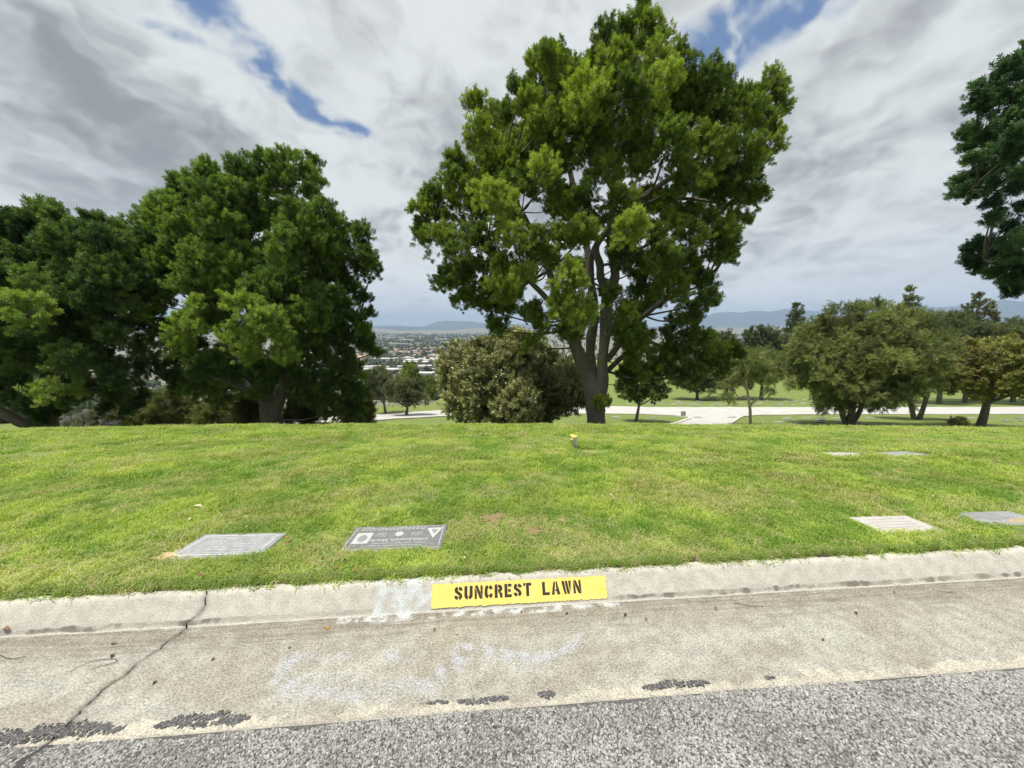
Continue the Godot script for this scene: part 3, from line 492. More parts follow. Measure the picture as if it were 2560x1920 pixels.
# ------------------------------------------------------------------ kerb, gutter, road
const EDGE := [[-0.58, 0.0], [-0.5, -0.0035], [-0.42, -0.007], [-0.34, -0.010], [-0.26, -0.013], [-0.18, -0.016], [-0.1, -0.019], [-0.04, -0.021], [-0.018, -0.0215], [-0.008, -0.019], [0.0, -0.012], [0.0075, -0.001], [0.0225, 0.021], [0.0375, 0.043], [0.0525, 0.065], [0.0675, 0.087], [0.075, 0.097], [0.082, 0.105], [0.091, 0.110], [0.104, 0.113], [0.15, 0.114]]
const CRACK := [[-0.62, -1.835], [-0.58, -1.802], [-0.495, -1.81], [-0.42, -1.822], [-0.345, -1.814], [-0.28, -1.792], [-0.216, -1.795], [-0.15, -1.762], [-0.081, -1.757], [-0.03, -1.738], [0.009, -1.739], [0.03, -1.69], [0.05, -1.668], [0.09, -1.688], [0.14, -1.705]]

func crack_at(t: float) -> float:
	for i in CRACK.size() - 1:
		if t <= CRACK[i + 1][0]:
			return lerpf(CRACK[i][1], CRACK[i + 1][1], clampf((t - CRACK[i][0]) / (CRACK[i + 1][0] - CRACK[i][0]), 0, 1))
	return CRACK[-1][1]

var rows := []      # dense kerb profile: t, y, arc length
func dense_profile() -> void:
	var arc := 0.0
	for i in EDGE.size() - 1:
		var a := Vector2(EDGE[i][0], EDGE[i][1])
		var b := Vector2(EDGE[i + 1][0], EDGE[i + 1][1])
		var n := maxi(1, int(a.distance_to(b) / 0.02))
		for k in n:
			var p := a.lerp(b, float(k) / n)
			rows.append([p.x, p.y, arc + a.distance_to(b) * k / n])
		arc += a.distance_to(b)
	rows.append([EDGE[-1][0], EDGE[-1][1], arc])

func kerb_piece(from_s: float, to_s: float, left_crack: bool, right_crack: bool, step: float) -> ArrayMesh:
	var st := begin()
	var n := int((to_s - from_s) / step) + 1
	var total: float = rows[-1][2]
	var pts := []
	var uvs := []
	for r in rows:
		var line := []
		var uv := []
		var half: float = 0.0042 + 0.004 * clampf(-r[0], 0.0, 0.6) + 0.002 * bumps.get_noise_1d(r[0] * 900.0)
		var jag: float = 0.012 * bumps.get_noise_1d(r[0] * 1500.0) + 0.004 * bumps.get_noise_1d(r[0] * 5000.0)
		var a := crack_at(r[0]) + jag + half if left_crack else from_s
		var b := crack_at(r[0]) + jag - half if right_crack else to_s
		for i in n + 1:
			var s := lerpf(a, b, float(i) / n)
			var worn := 0.0022 * bumps.get_noise_2d(s * 90.0, r[2] * 160.0) + 0.003 * bumps.get_noise_2d(s * 11.0, r[2] * 40.0)
			line.append(kerb_point(s, r[0] + (0.003 * bumps.get_noise_2d(s * 20.0, 9.0) if r[0] > -0.02 else 0.0), r[1] + worn))
			uv.append(Vector2((s + 4.2) / 9.0, r[2] / total))
		pts.append(line)
		uvs.append(uv)
	for j in rows.size() - 1:
		for i in n:
			for k in [[j, i], [j + 1, i], [j + 1, i + 1], [j, i], [j + 1, i + 1], [j, i + 1]]:
				st.set_uv(uvs[k[0]][k[1]])
				st.add_vertex(pts[k[0]][k[1]])
		for side in [[left_crack, 0], [right_crack, n]]:
			if side[0]:
				var down := Vector3(0, -0.05, 0)
				for p in [pts[j][side[1]], pts[j + 1][side[1]], pts[j + 1][side[1]] + down, pts[j][side[1]], pts[j + 1][side[1]] + down, pts[j][side[1]] + down]:
					st.set_uv(uvs[j][side[1]])
					st.add_vertex(p)
	# the lip towards the asphalt, and the back against the lawn
	for i in n:
		for e in [[0, 0.06], [rows.size() - 1, 0.2]]:
			var p: Vector3 = pts[e[0]][i]
			var q: Vector3 = pts[e[0]][i + 1]
			var down := Vector3(0, -e[1], 0)
			for v in [p, q, q + down, p, q + down, p + down]:
				st.set_uv(uvs[e[0]][i])
				st.add_vertex(v)
	return finish(st)

func blob(v: float, edge: float) -> float:
	return clampf(v / edge + 0.5, 0.0, 1.0)

func kerb_texture() -> Array:
	var w := 2048
	var h := 384
	var total: float = rows[-1][2]
	var coarse := noise(FastNoiseLite.TYPE_SIMPLEX, 1.1, 3, 3)
	var mid := noise(FastNoiseLite.TYPE_SIMPLEX, 9.0, 4, 4)
	var grain := noise(FastNoiseLite.TYPE_SIMPLEX, 75.0, 2, 5)
	var pan_a := Vector3(0.285, 0.27, 0.232)
	var pan_b := Vector3(0.335, 0.335, 0.30)
	var damp := Vector3(0.195, 0.175, 0.145)
	var cream := Vector3(0.42, 0.40, 0.34)
	var face_a := Vector3(0.44, 0.425, 0.385)
	var face_b := Vector3(0.47, 0.465, 0.41)
	var grime_shade := Vector3(0.16, 0.145, 0.125)
	var chalk := Vector3(0.47, 0.505, 0.52)
	var ghost := Vector3(0.325, 0.335, 0.365)
	var g1 := [Vector2(-1.09, -0.24), Vector2(-1.07, -0.33), Vector2(-1.02, -0.4), Vector2(-0.85, -0.425), Vector2(-0.62, -0.46), Vector2(-0.4, -0.445), Vector2(-0.29, -0.35), Vector2(-0.26, -0.27)]
	var g2 := [Vector2(-1.05, -0.255), Vector2(-0.83, -0.24)]
	var g3 := [Vector2(-0.14, -0.27), Vector2(-0.04, -0.33), Vector2(0.1, -0.36), Vector2(0.24, -0.32), Vector2(0.35, -0.25)]
	var g4 := [Vector2(-0.6, -0.27), Vector2(-0.52, -0.3)]
	var r := RandomNumberGenerator.new()
	r.seed = 77
	var out := PackedByteArray()
	out.resize(w * h * 3)
	var relief := PackedByteArray()
	relief.resize(w * h)
	var at := 0
	for j in h:
		var arc := total * (j + 0.5) / h
		while at < rows.size() - 2 and rows[at + 1][2] < arc:
			at += 1
		var t := lerpf(rows[at][0], rows[at + 1][0], clampf((arc - rows[at][2]) / maxf(rows[at + 1][2] - rows[at][2], 1e-5), 0, 1))
		var on_face := arc > 0.574
		for i in w:
			var s := -4.2 + 9.0 * (i + 0.5) / w
			var c0 := coarse.get_noise_2d(s, arc * 3.0)
			var m0 := mid.get_noise_2d(s, arc)
			var streak := mid.get_noise_2d(s * 0.16 + 40.0, arc * 3.2)
			var g0 := grain.get_noise_2d(s, arc)
			var c: Vector3
			if on_face:
				c = face_a.lerp(face_b, clampf(0.5 + 0.7 * c0 + 0.4 * streak, 0, 1))
				# black line along the worn kerb foot: grime, with the recess shade painted in
				var foot := blob(0.011 + 0.009 * m0 + 0.006 * streak - absf(arc - 0.596), 0.008)
				var there := clampf(0.95 + 0.9 * coarse.get_noise_2d(s * 1.7 + 20.0, 3.0), 0, 1) * (1.0 if s < -1.55 or s > 0.58 else 0.5)
				c = c.lerp(grime_shade, foot * there * clampf(0.75 + m0, 0, 1))
				# chalky paint rolled over old lettering beside the yellow panel
				var box := minf(minf(s + 0.765 + 0.02 * m0, -0.45 - s), minf(arc - 0.572 - 0.015 * streak, 0.80 - arc))
				c = c.lerp(chalk, blob(box, 0.02) * clampf(0.72 + 1.0 * m0 + 0.5 * streak, 0.1, 0.95))
				var box2 := minf(minf(s - 0.28, 0.60 - s), 0.035 - absf(arc - 0.768 + 0.01 * m0))
				c = c.lerp(chalk, blob(box2, 0.015) * clampf(0.35 + 0.9 * m0, 0, 0.9))
			else:
				c = pan_a.lerp(pan_b, clampf(0.5 + 1.1 * c0 + 0.3 * m0 - t * 0.4 - 0.12, 0, 1))
				c = c.lerp(damp, clampf(smoothstep(-0.22, -0.03, t + 0.09 * c0 + 0.05 * streak) * (0.75 + 0.5 * streak), 0, 0.9))
				c = c.lerp(cream, blob(-0.535 + 0.02 * m0 + 0.03 * c0 - t, 0.02) * clampf(0.8 + c0, 0.2, 1.0))
				var p := Vector2(s, t)
				var d := minf(minf(near_line(p, g1) - 0.034, near_line(p, g2) - 0.014), minf(near_line(p, g3) - 0.032, near_line(p, g4) - 0.02)) if s > -1.3 and s < 0.6 and t < -0.15 else 1.0
				c = c.lerp(ghost, blob(-d + 0.03 * m0, 0.04) * clampf(0.5 + 0.9 * m0 + 0.5 * g0, 0.0, 0.85))
				var under := minf(minf(s + 0.95, 0.62 - s), 0.03 - absf(t + 0.015 + 0.012 * streak))
				c = c.lerp(chalk, blob(under, 0.02) * clampf(0.25 + 1.2 * m0 + 0.6 * streak, 0, 0.8))
				var dark := minf(minf(s - 0.1, 0.42 - s), 0.06 - absf(t + 0.13 + 0.03 * m0))
				c = c.lerp(Vector3(0.2, 0.205, 0.18), blob(dark, 0.03) * clampf(0.2 + 1.4 * m0, 0, 0.6))
			var k := 1.0 + (0.42 if not on_face else 0.2) * g0 + (0.55 if not on_face else 0.25) * (r.randf() - 0.5) + 0.16 * m0
			if r.randf() < (0.035 if not on_face else 0.006):
				k *= 0.62
			elif not on_face and r.randf() < 0.02:
				k *= 1.25
			var q := Color(clampf(c.x * k, 0, 1), clampf(c.y * k, 0, 1), clampf(c.z * k, 0, 1)).linear_to_srgb()
			var o := j * w + i
			out[o * 3] = int(q.r * 255)
			out[o * 3 + 1] = int(q.g * 255)
			out[o * 3 + 2] = int(q.b * 255)
			relief[o] = clampi(int(128 + 90 * g0 + r.randf_range(-30, 30)), 0, 255)
	return [as_texture(Image.create_from_data(w, h, false, Image.FORMAT_RGB8, out)), as_texture(Image.create_from_data(w, h, false, Image.FORMAT_L8, relief))]

func stone_mesh(seed_value: int) -> ArrayMesh:
	var r := RandomNumberGenerator.new()
	r.seed = seed_value
	var pts := []
	for v in [Vector3(1, 0, 0), Vector3(0.3, 0, 0.95), Vector3(-0.8, 0, 0.6), Vector3(-0.8, 0, -0.6), Vector3(0.3, 0, -0.95)]:
		pts.append(v * r.randf_range(0.75, 1.15) + Vector3(0, r.randf_range(-0.1, 0.25), 0))
	var tops := []
	for v in pts:
		tops.append(Vector3(v.x * 0.55, r.randf_range(0.45, 0.8), v.z * 0.55))
	var st := begin(false)
	for i in 5:
		var n := (i + 1) % 5
		quad(st, pts[i], pts[n], tops[n], tops[i])
		quad(st, pts[i] + Vector3(0, -0.8, 0), pts[n] + Vector3(0, -0.8, 0), pts[n], pts[i])
	for i in 3:
		for p in [tops[0], tops[i + 1], tops[i + 2]]:
			st.add_vertex(p)
	return finish(st, false)

func make_street() -> void:
	dense_profile()
	var maps := kerb_texture()
	var painted := StandardMaterial3D.new()
	painted.albedo_texture = maps[0]
	painted.roughness = 0.92
	painted.heightmap_enabled = true
	painted.heightmap_texture = maps[1]
	painted.heightmap_scale = 0.12
	var kerb := Node3D.new()
	kerb.name = "kerb"
	kerb.set_meta("kind", "structure")
	kerb.set_meta("label", "pale concrete kerb and gutter with a jagged crack")
	add_child(kerb)
	put("kerb_section", kerb_piece(-4.2, -1.7, false, true, 0.03), painted, kerb)
	put("kerb_section", kerb_piece(-1.8, 4.8, true, false, 0.03), painted, kerb)
	put("kerb_section", kerb_piece(-34.0, -4.2, false, false, 0.3), M.concrete, kerb)
	put("kerb_section", kerb_piece(4.8, 40.0, false, false, 0.3), M.concrete, kerb)
	var st := begin(false)
	for i in rows.size() - 1:
		var a: Array = rows[i]
		var b: Array = rows[i + 1]
		var sa := crack_at(a[0])
		var sb := crack_at(b[0])
		var in_a := 0.03 if a[0] > -0.01 else 0.0
		var in_b := 0.03 if b[0] > -0.01 else 0.0
		quad(st, kerb_point(sa - 0.03, a[0] + in_a, a[1] - 0.03), kerb_point(sa + 0.03, a[0] + in_a, a[1] - 0.03), kerb_point(sb + 0.03, b[0] + in_b, b[1] - 0.03), kerb_point(sb - 0.03, b[0] + in_b, b[1] - 0.03))
	put("crack_soil", finish(st, false), M.soil, kerb)
	# asphalt: a bitumen bed, and chips set in it
	st = begin()
	for i in 110:
		var s0 := -34.0 + i * 0.68
		var s1 := s0 + 0.68
		quad(st, kerb_point(s0, -9.0, -0.05), kerb_point(s0, -0.575, -0.004), kerb_point(s1, -0.575, -0.004), kerb_point(s1, -9.0, -0.05))
	structure("road", finish(st), M.asphalt, "grey chip-seal asphalt road in the foreground")
	var wavy := noise(FastNoiseLite.TYPE_SIMPLEX, 1.6, 3, 8)
	for variant in 3:
		var places := []
		var tints := PackedColorArray()
		for k in 76000:
			var s := rng.randf_range(-3.4, 3.9)
			var t := -0.575 - pow(rng.randf(), 1.15) * 1.0
			var rim := 0.018 * wavy.get_noise_1d(s) + 0.006 * wavy.get_noise_1d(s * 6.0)
			if t > -0.583 + rim or absf(s + 1.802 - 0.45 * (t + 0.58) - 0.02 * wavy.get_noise_1d(t * 7.0)) < 0.014 + 0.006 * wavy.get_noise_1d(t * 30.0):
				continue
			var size := rng.randf_range(0.0030, 0.0066)
			places.append(Transform3D(Basis.from_euler(Vector3(rng.randf_range(-0.4, 0.4), rng.randf() * TAU, rng.randf_range(-0.4, 0.4))).scaled(Vector3(size, size * 0.8, size)), kerb_point(s, t, -0.0035 + (t + 0.575) * 0.00546)))
			var v := 0.16 + 0.24 * pow(rng.randf(), 1.2) + 0.06 * wavy.get_noise_2d(s * 0.9, t * 1.4) + 0.03 * wavy.get_noise_2d(s * 4.0, t * 4.0)
			if rng.randf() < 0.10:
				v = rng.randf_range(0.05, 0.11)
			elif rng.randf() < 0.04:
				v = rng.randf_range(0.40, 0.52)
			var warm := rng.randf_range(-0.02, 0.02)
			tints.append(Color(v * (1.0 + warm), v, v * (0.98 - warm)))
		var o := scatter("road_chips", stone_mesh(40 + variant), M.stone, places, tints)
		tag(o, "loose looking grey stone chips bedded in the asphalt", "stone chips")
		o.set_meta("kind", "stuff")
	st = begin(false)
	for i in 30:
		var t0 := -0.57 - i * 0.02
		var t1 := t0 - 0.02
		var c0 := -1.802 + 0.45 * (t0 + 0.58) + 0.02 * wavy.get_noise_1d(t0 * 7.0)
		var c1 := -1.802 + 0.45 * (t1 + 0.58) + 0.02 * wavy.get_noise_1d(t1 * 7.0)
		quad(st, kerb_point(c0 - 0.018, t0, -0.0015), kerb_point(c0 + 0.018, t0, -0.0015), kerb_point(c1 + 0.018, t1, -0.0015 + (t1 + 0.575) * 0.00546), kerb_point(c1 - 0.018, t1, -0.0015 + (t1 + 0.575) * 0.00546))
	structure("road_crack", finish(st, false), M.iron, "dirt filled crack running across the asphalt from the gutter")
	# dark soil strip behind the kerb, standing in for the shadow gap under the fringe
	st = begin()
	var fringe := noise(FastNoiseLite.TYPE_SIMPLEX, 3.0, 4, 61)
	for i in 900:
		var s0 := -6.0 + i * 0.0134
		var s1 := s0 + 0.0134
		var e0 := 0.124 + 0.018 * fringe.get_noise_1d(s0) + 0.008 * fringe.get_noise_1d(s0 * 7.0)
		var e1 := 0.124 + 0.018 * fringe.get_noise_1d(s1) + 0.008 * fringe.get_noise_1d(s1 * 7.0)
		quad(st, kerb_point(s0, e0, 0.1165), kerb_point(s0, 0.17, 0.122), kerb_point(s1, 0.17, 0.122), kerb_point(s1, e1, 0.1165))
	structure("soil_shadow_edge", finish(st), M.soil, "dark soil line standing in for the shadow gap between kerb and lawn")
	# scraps of asphalt smeared on the gutter lip
	var spots := [[-2.25, -1.57, 0.030], [-1.46, -1.1, 0.026], [-0.27, -0.06, 0.014], [0.07, 0.14, 0.016], [0.53, 0.84, 0.016], [-0.4, -0.3, 0.006], [1.1, 1.14, 0.006]]
	var places := []
	var tints := PackedColorArray()
	for sp in spots:
		for k in int((sp[1] - sp[0]) * sp[2] * 560000):
			var s := rng.randf_range(sp[0], sp[1])
			var t: float = -0.535 + rng.randfn(0, 0.42) * sp[2] * sqrt(sin(PI * clampf((s - sp[0]) / (sp[1] - sp[0]) + 0.1 * wavy.get_noise_1d(s * 20.0), 0.02, 0.98))) + 0.014 * wavy.get_noise_1d(s * 3.0 + 5.0)
			if wavy.get_noise_2d(s * 14.0, t * 14.0) < -0.26:
				continue
			var size := rng.randf_range(0.003, 0.0055)
			places.append(Transform3D(Basis.from_euler(Vector3(rng.randf_range(-0.4, 0.4), rng.randf() * TAU, 0)).scaled(Vector3(size, size * 0.8, size)), kerb_point(s, t, 0.001 - (t + 0.58) * 0.04)))
			var v := rng.randf_range(0.03, 0.12) if rng.randf() < 0.8 else rng.randf_range(0.15, 0.3)
			tints.append(Color(v, v, v * 1.04))
	var scraps := scatter("asphalt_scraps", stone_mesh(50), M.stone, places, tints)
	tag(scraps, "dark crumbs of asphalt stuck along the gutter lip", "asphalt")
	scraps.set_meta("kind", "stuff")

# ------------------------------------------------------------------ the painted panel
func stroke(pts: Array, half := 0.115) -> Array:
	var line := PackedVector2Array()
	for p in pts:
		line.append(Vector2(p[0], p[1]))
	return Array(Geometry2D.offset_polyline(line, half, Geometry2D.JOIN_ROUND, Geometry2D.END_BUTT))

func poly(pts: Array) -> Array:
	var line := PackedVector2Array()
	for p in pts:
		line.append(Vector2(p[0], p[1]))
	return [line]

func letter_shapes(ch: String) -> Array:
	match ch:
		"S":
			return stroke([[0.53, 0.68], [0.52, 0.78], [0.45, 0.86], [0.36, 0.885]]) + stroke([[0.28, 0.885], [0.17, 0.85], [0.12, 0.74], [0.17, 0.62], [0.31, 0.52], [0.45, 0.41], [0.51, 0.29], [0.47, 0.16], [0.37, 0.115]]) + stroke([[0.28, 0.115], [0.18, 0.15], [0.11, 0.24], [0.10, 0.31]])
		"U":
			return stroke([[0.115, 1.0], [0.115, 0.26], [0.17, 0.15], [0.28, 0.115]]) + stroke([[0.36, 0.115], [0.47, 0.15], [0.525, 0.26], [0.525, 1.0]])
		"N":
			return poly([[0, 0], [0.17, 0], [0.17, 0.52], [0, 0.93]]) + poly([[0.02, 1], [0.25, 1], [0.63, 0], [0.40, 0]]) + poly([[0.63, 1], [0.46, 1], [0.46, 0.5], [0.63, 0.07]])
		"C":
			return stroke([[0.28, 0.885], [0.17, 0.84], [0.115, 0.7], [0.115, 0.3], [0.17, 0.16], [0.28, 0.115]]) + stroke([[0.37, 0.885], [0.48, 0.84], [0.52, 0.66]]) + stroke([[0.37, 0.115], [0.48, 0.16], [0.52, 0.34]])
		"R":
			return poly([[0, 0], [0.23, 0], [0.23, 1], [0, 1]]) + stroke([[0.27, 0.885], [0.43, 0.86], [0.51, 0.74], [0.48, 0.6], [0.38, 0.535], [0.27, 0.525]]) + poly([[0.27, 0.38], [0.42, 0.4], [0.60, 0.38], [0.62, 0], [0.42, 0], [0.38, 0.3]])
		"E":
			return poly([[0, 0], [0.57, 0], [0.57, 0.21], [0.23, 0.21], [0.23, 1], [0, 1]]) + poly([[0.28, 0.79], [0.57, 0.79], [0.57, 1], [0.28, 1]]) + poly([[0.28, 0.4], [0.5, 0.4], [0.5, 0.6], [0.28, 0.6]])
		"T":
			return poly([[0, 0.79], [0.17, 0.79], [0.17, 1], [0, 1]]) + poly([[0.21, 0], [0.44, 0], [0.44, 0.79], [0.64, 0.79], [0.64, 1], [0.21, 1]])
		"L":
			return poly([[0, 0], [0.58, 0], [0.58, 0.21], [0.23, 0.21], [0.23, 1], [0, 1]])
		"A":
			return poly([[0, 0], [0.22, 0], [0.32, 0.98], [0.2, 1]]) + poly([[0.36, 1], [0.47, 1], [0.68, 0], [0.45, 0], [0.41, 0.26], [0.3, 0.26], [0.32, 0.42], [0.4, 0.42]])
		"W":
			return poly([[0, 1], [0.21, 1], [0.36, 0], [0.19, 0]]) + poly([[0.27, 1], [0.47, 1], [0.62, 0], [0.43, 0]]) + poly([[0.56, 1], [0.78, 1], [0.67, 0.08], [0.6, 0.5]])
	return []

func roughened(pts: PackedVector2Array, step: float, amount: float, seed_value: float) -> PackedVector2Array:
	var out := PackedVector2Array()
	for i in pts.size():
		var a := pts[i]
		var b := pts[(i + 1) % pts.size()]
		var n := maxi(1, int(a.distance_to(b) / step))
		for k in n:
			var p := a.lerp(b, float(k) / n)
			out.append(p + Vector2(bumps.get_noise_2d(p.x * 3000.0 + seed_value, p.y * 3000.0), bumps.get_noise_2d(p.x * 3000.0, p.y * 3000.0 + 90.0 + seed_value)) * amount)
	return out

func make_panel() -> void:
	var up := (away * 0.075 + Vector3(0, 0.110, 0)).normalized()
	var o := thing("painted_sign", "yellow painted panel reading SUNCREST LAWN in black stencil letters on kerb", "sign", kerb_point(0, 0.0, -0.012))
	o.basis = Basis(along, up, along.cross(up))
	var edge := PackedVector2Array([Vector2(-0.455, 0.012), Vector2(0.558, 0.012), Vector2(0.561, 0.130), Vector2(-0.455, 0.130)])
	var panel := put("yellow_panel", flat_shape(roughened(edge, 0.009, 0.0048, 5.0), 0.0022), M.yellow, o)
	panel.position.z = 0.0035
	var height := 0.067
	var x := -0.327
	var words := "SUNCREST LAWN"
	var widths := {"S": 0.63, "U": 0.64, "N": 0.63, "C": 0.63, "R": 0.62, "E": 0.57, "T": 0.64, "L": 0.58, "A": 0.68, "W": 0.78, " ": 0.55}
	var total := 0.0
	for ch in words:
		total += widths[ch] + 0.155
	var unit := 0.735 / (total - 0.155)
	for n in words.length():
		var ch := words[n]
		if ch != " ":
			var st := begin(false)
			for shape in letter_shapes(ch):
				var scaled_shape := PackedVector2Array()
				for p in shape:
					scaled_shape.append(Vector2(p.x * unit, p.y * height))
				var rough := roughened(scaled_shape, 0.006, 0.0011, n * 17.0)
				var ids := Geometry2D.triangulate_polygon(rough)
				if ids.is_empty():
					rough = scaled_shape
					ids = Geometry2D.triangulate_polygon(rough)
				for i in ids:
					st.add_vertex(Vector3(rough[i].x, rough[i].y, 0))
			var l := put("letter", finish(st, false), M.black_paint, o)
			l.position = Vector3(x, 0.046, 0.0068)
			l.set_meta("label", "black stencil letter " + ch)
		x += (widths[ch] + 0.155) * unit

# ------------------------------------------------------------------ land
func make_land() -> void:
	var ts := []
	var t := 0.138
	var step := 0.07
	while t < 470.0:
		ts.append(t)
		t += step
		step = minf(step * 1.035, 12.0)
	var st := begin()
	var cols := 150
	var grid := []
	for d in ts:
		var line := []
		for i in cols + 1:
			var k := 2.0 * i / cols - 1.0
			var p := kerb_point(signf(k) * pow(absf(k), 1.25) * (14.0 + 1.75 * d), d, 0)
			p.y = ground(p.x, p.z)
			line.append(p)
		grid.append(line)
	for j in grid.size() - 1:
		for i in cols:
			quad(st, grid[j][i], grid[j + 1][i], grid[j + 1][i + 1], grid[j][i + 1])
	structure("lawn", finish(st), M.lawn, "mown green cemetery lawn falling away down the hillside")
	# the other side of the road, behind the photographer
	st = begin()
	for i in 40:
		var s0 := -70.0 + i * 3.5
		quad(st, kerb_point(s0, -60.0, 1.5), kerb_point(s0, -8.9, -0.04), kerb_point(s0 + 3.5, -8.9, -0.04), kerb_point(s0 + 3.5, -60.0, 1.5))
	structure("verge", finish(st), M.lawn, "lawn on the other side of the road")
	# the plain, out to the horizon
	st = begin()
	var rings := []
	var r := 400.0
	while r < 20000.0:
		var line := []
		for i in 141:
			var a := deg_to_rad(-80.0 + 160.0 * i / 140.0)
			var x := sin(a) * r
			var z := -cos(a) * r
			var y := -82.4 + 3.0 * bumps.get_noise_2d(x * 0.06, z * 0.06) + smoothstep(3000.0, 9000.0, r) * 18.0
			if r > 5200.0:
				y += maxf(0.0, bumps.get_noise_2d(x * 0.012 + 40.0, z * 0.012) + 0.25) * 95.0 * smoothstep(5200.0, 6800.0, r)
			line.append(Vector3(x, y, z))
		rings.append(line)
		r *= 1.035
	for j in rings.size() - 1:
		for i in 140:
			quad(st, rings[j][i], rings[j + 1][i], rings[j + 1][i + 1], rings[j][i + 1])
	structure("valley_plain", finish(st), M.plain, "wide built-up valley floor beyond the hill")
	# mountains under the clouds
	for ridge in [[15000.0, 0.30, 1.05, 740.0, 3.0, "hazy blue mountain range beyond the valley on the right"], [14000.0, -0.28, 0.10, 420.0, 11.0, "faint blue mountain beyond the valley, left of the tall tree"], [11000.0, -1.2, 1.3, 190.0, 23.0, "low line of hazy hills along the horizon"]]:
		st = begin()
		var lines := []
		for j in 9:
			var line := []
			for i in 121:
				var a := lerpf(ridge[1], ridge[2], i / 120.0)
				var edge := smoothstep(0.0, 0.28, i / 120.0) * (1.0 - smoothstep(0.8, 1.0, i / 120.0) * 0.5)
				var d: float = ridge[0] + (j - 4) * 320.0
				var high: float = ridge[3] * edge * (0.8 + 0.3 * bumps.get_noise_2d(a * 150.0 + ridge[4] * 30.0, j * 3.0) + 0.06 * bumps.get_noise_2d(a * 900.0, j * 11.0 + ridge[4])) * (1.0 - absf(j - 4) / 4.0) - 95.0
				line.append(Vector3(sin(a) * d, high, -cos(a) * d))
			lines.append(line)
		for j in 8:
			for i in 120:
				quad(st, lines[j][i], lines[j + 1][i], lines[j + 1][i + 1], lines[j][i + 1])
		structure("hills", finish(st), M.hill, ridge[5])

func strip(left: Array, right: Array, across: int, lift: float) -> ArrayMesh:
	# a road between two edges, laid on the ground
	var l := Curve3D.new()
	var r := Curve3D.new()
	for p in left:
		l.add_point(Vector3(p[0], 0, p[1]))
	for p in right:
		r.add_point(Vector3(p[0], 0, p[1]))
	var n := int(maxf(l.get_baked_length(), r.get_baked_length()) / 0.8)
	var st := begin()
	var grid := []
	for i in n + 1:
		var a := l.sample_baked(l.get_baked_length() * i / n, true)
		var b := r.sample_baked(r.get_baked_length() * i / n, true)
		var line := []
		for k in across + 1:
			var p := a.lerp(b, float(k) / across)
			line.append(on_ground(p.x, p.z, lift))
		grid.append(line)
	for i in n:
		for k in across:
			quad(st, grid[i][k], grid[i + 1][k], grid[i + 1][k + 1], grid[i][k + 1])
	return finish(st)

func edging(pts: Array, wide: float, high: float) -> ArrayMesh:
	var c := Curve3D.new()
	for p in pts:
		c.add_point(Vector3(p[0], 0, p[1]))
	var n := int(c.get_baked_length() / 0.5)
	var st := begin(false)
	var last := []
	for i in n + 1:
		var p := c.sample_baked(c.get_baked_length() * i / n, true)
		var q := c.sample_baked(minf(c.get_baked_length() * i / n + 0.2, c.get_baked_length()), true)
		var o := c.sample_baked(maxf(c.get_baked_length() * i / n - 0.2, 0.0), true)
		var side := (q - o).normalized().cross(Vector3.UP) * wide * 0.5
		var a := on_ground(p.x - side.x, p.z - side.z)
		var b := on_ground(p.x + side.x, p.z + side.z)
		var row := [a + Vector3(0, -0.05, 0), a + Vector3(0, high, 0), b + Vector3(0, high, 0), b + Vector3(0, -0.05, 0)]
		if i > 0:
			for k in 3:
				quad(st, last[k], row[k], row[k + 1], last[k + 1])
		last = row
	return finish(st, false)

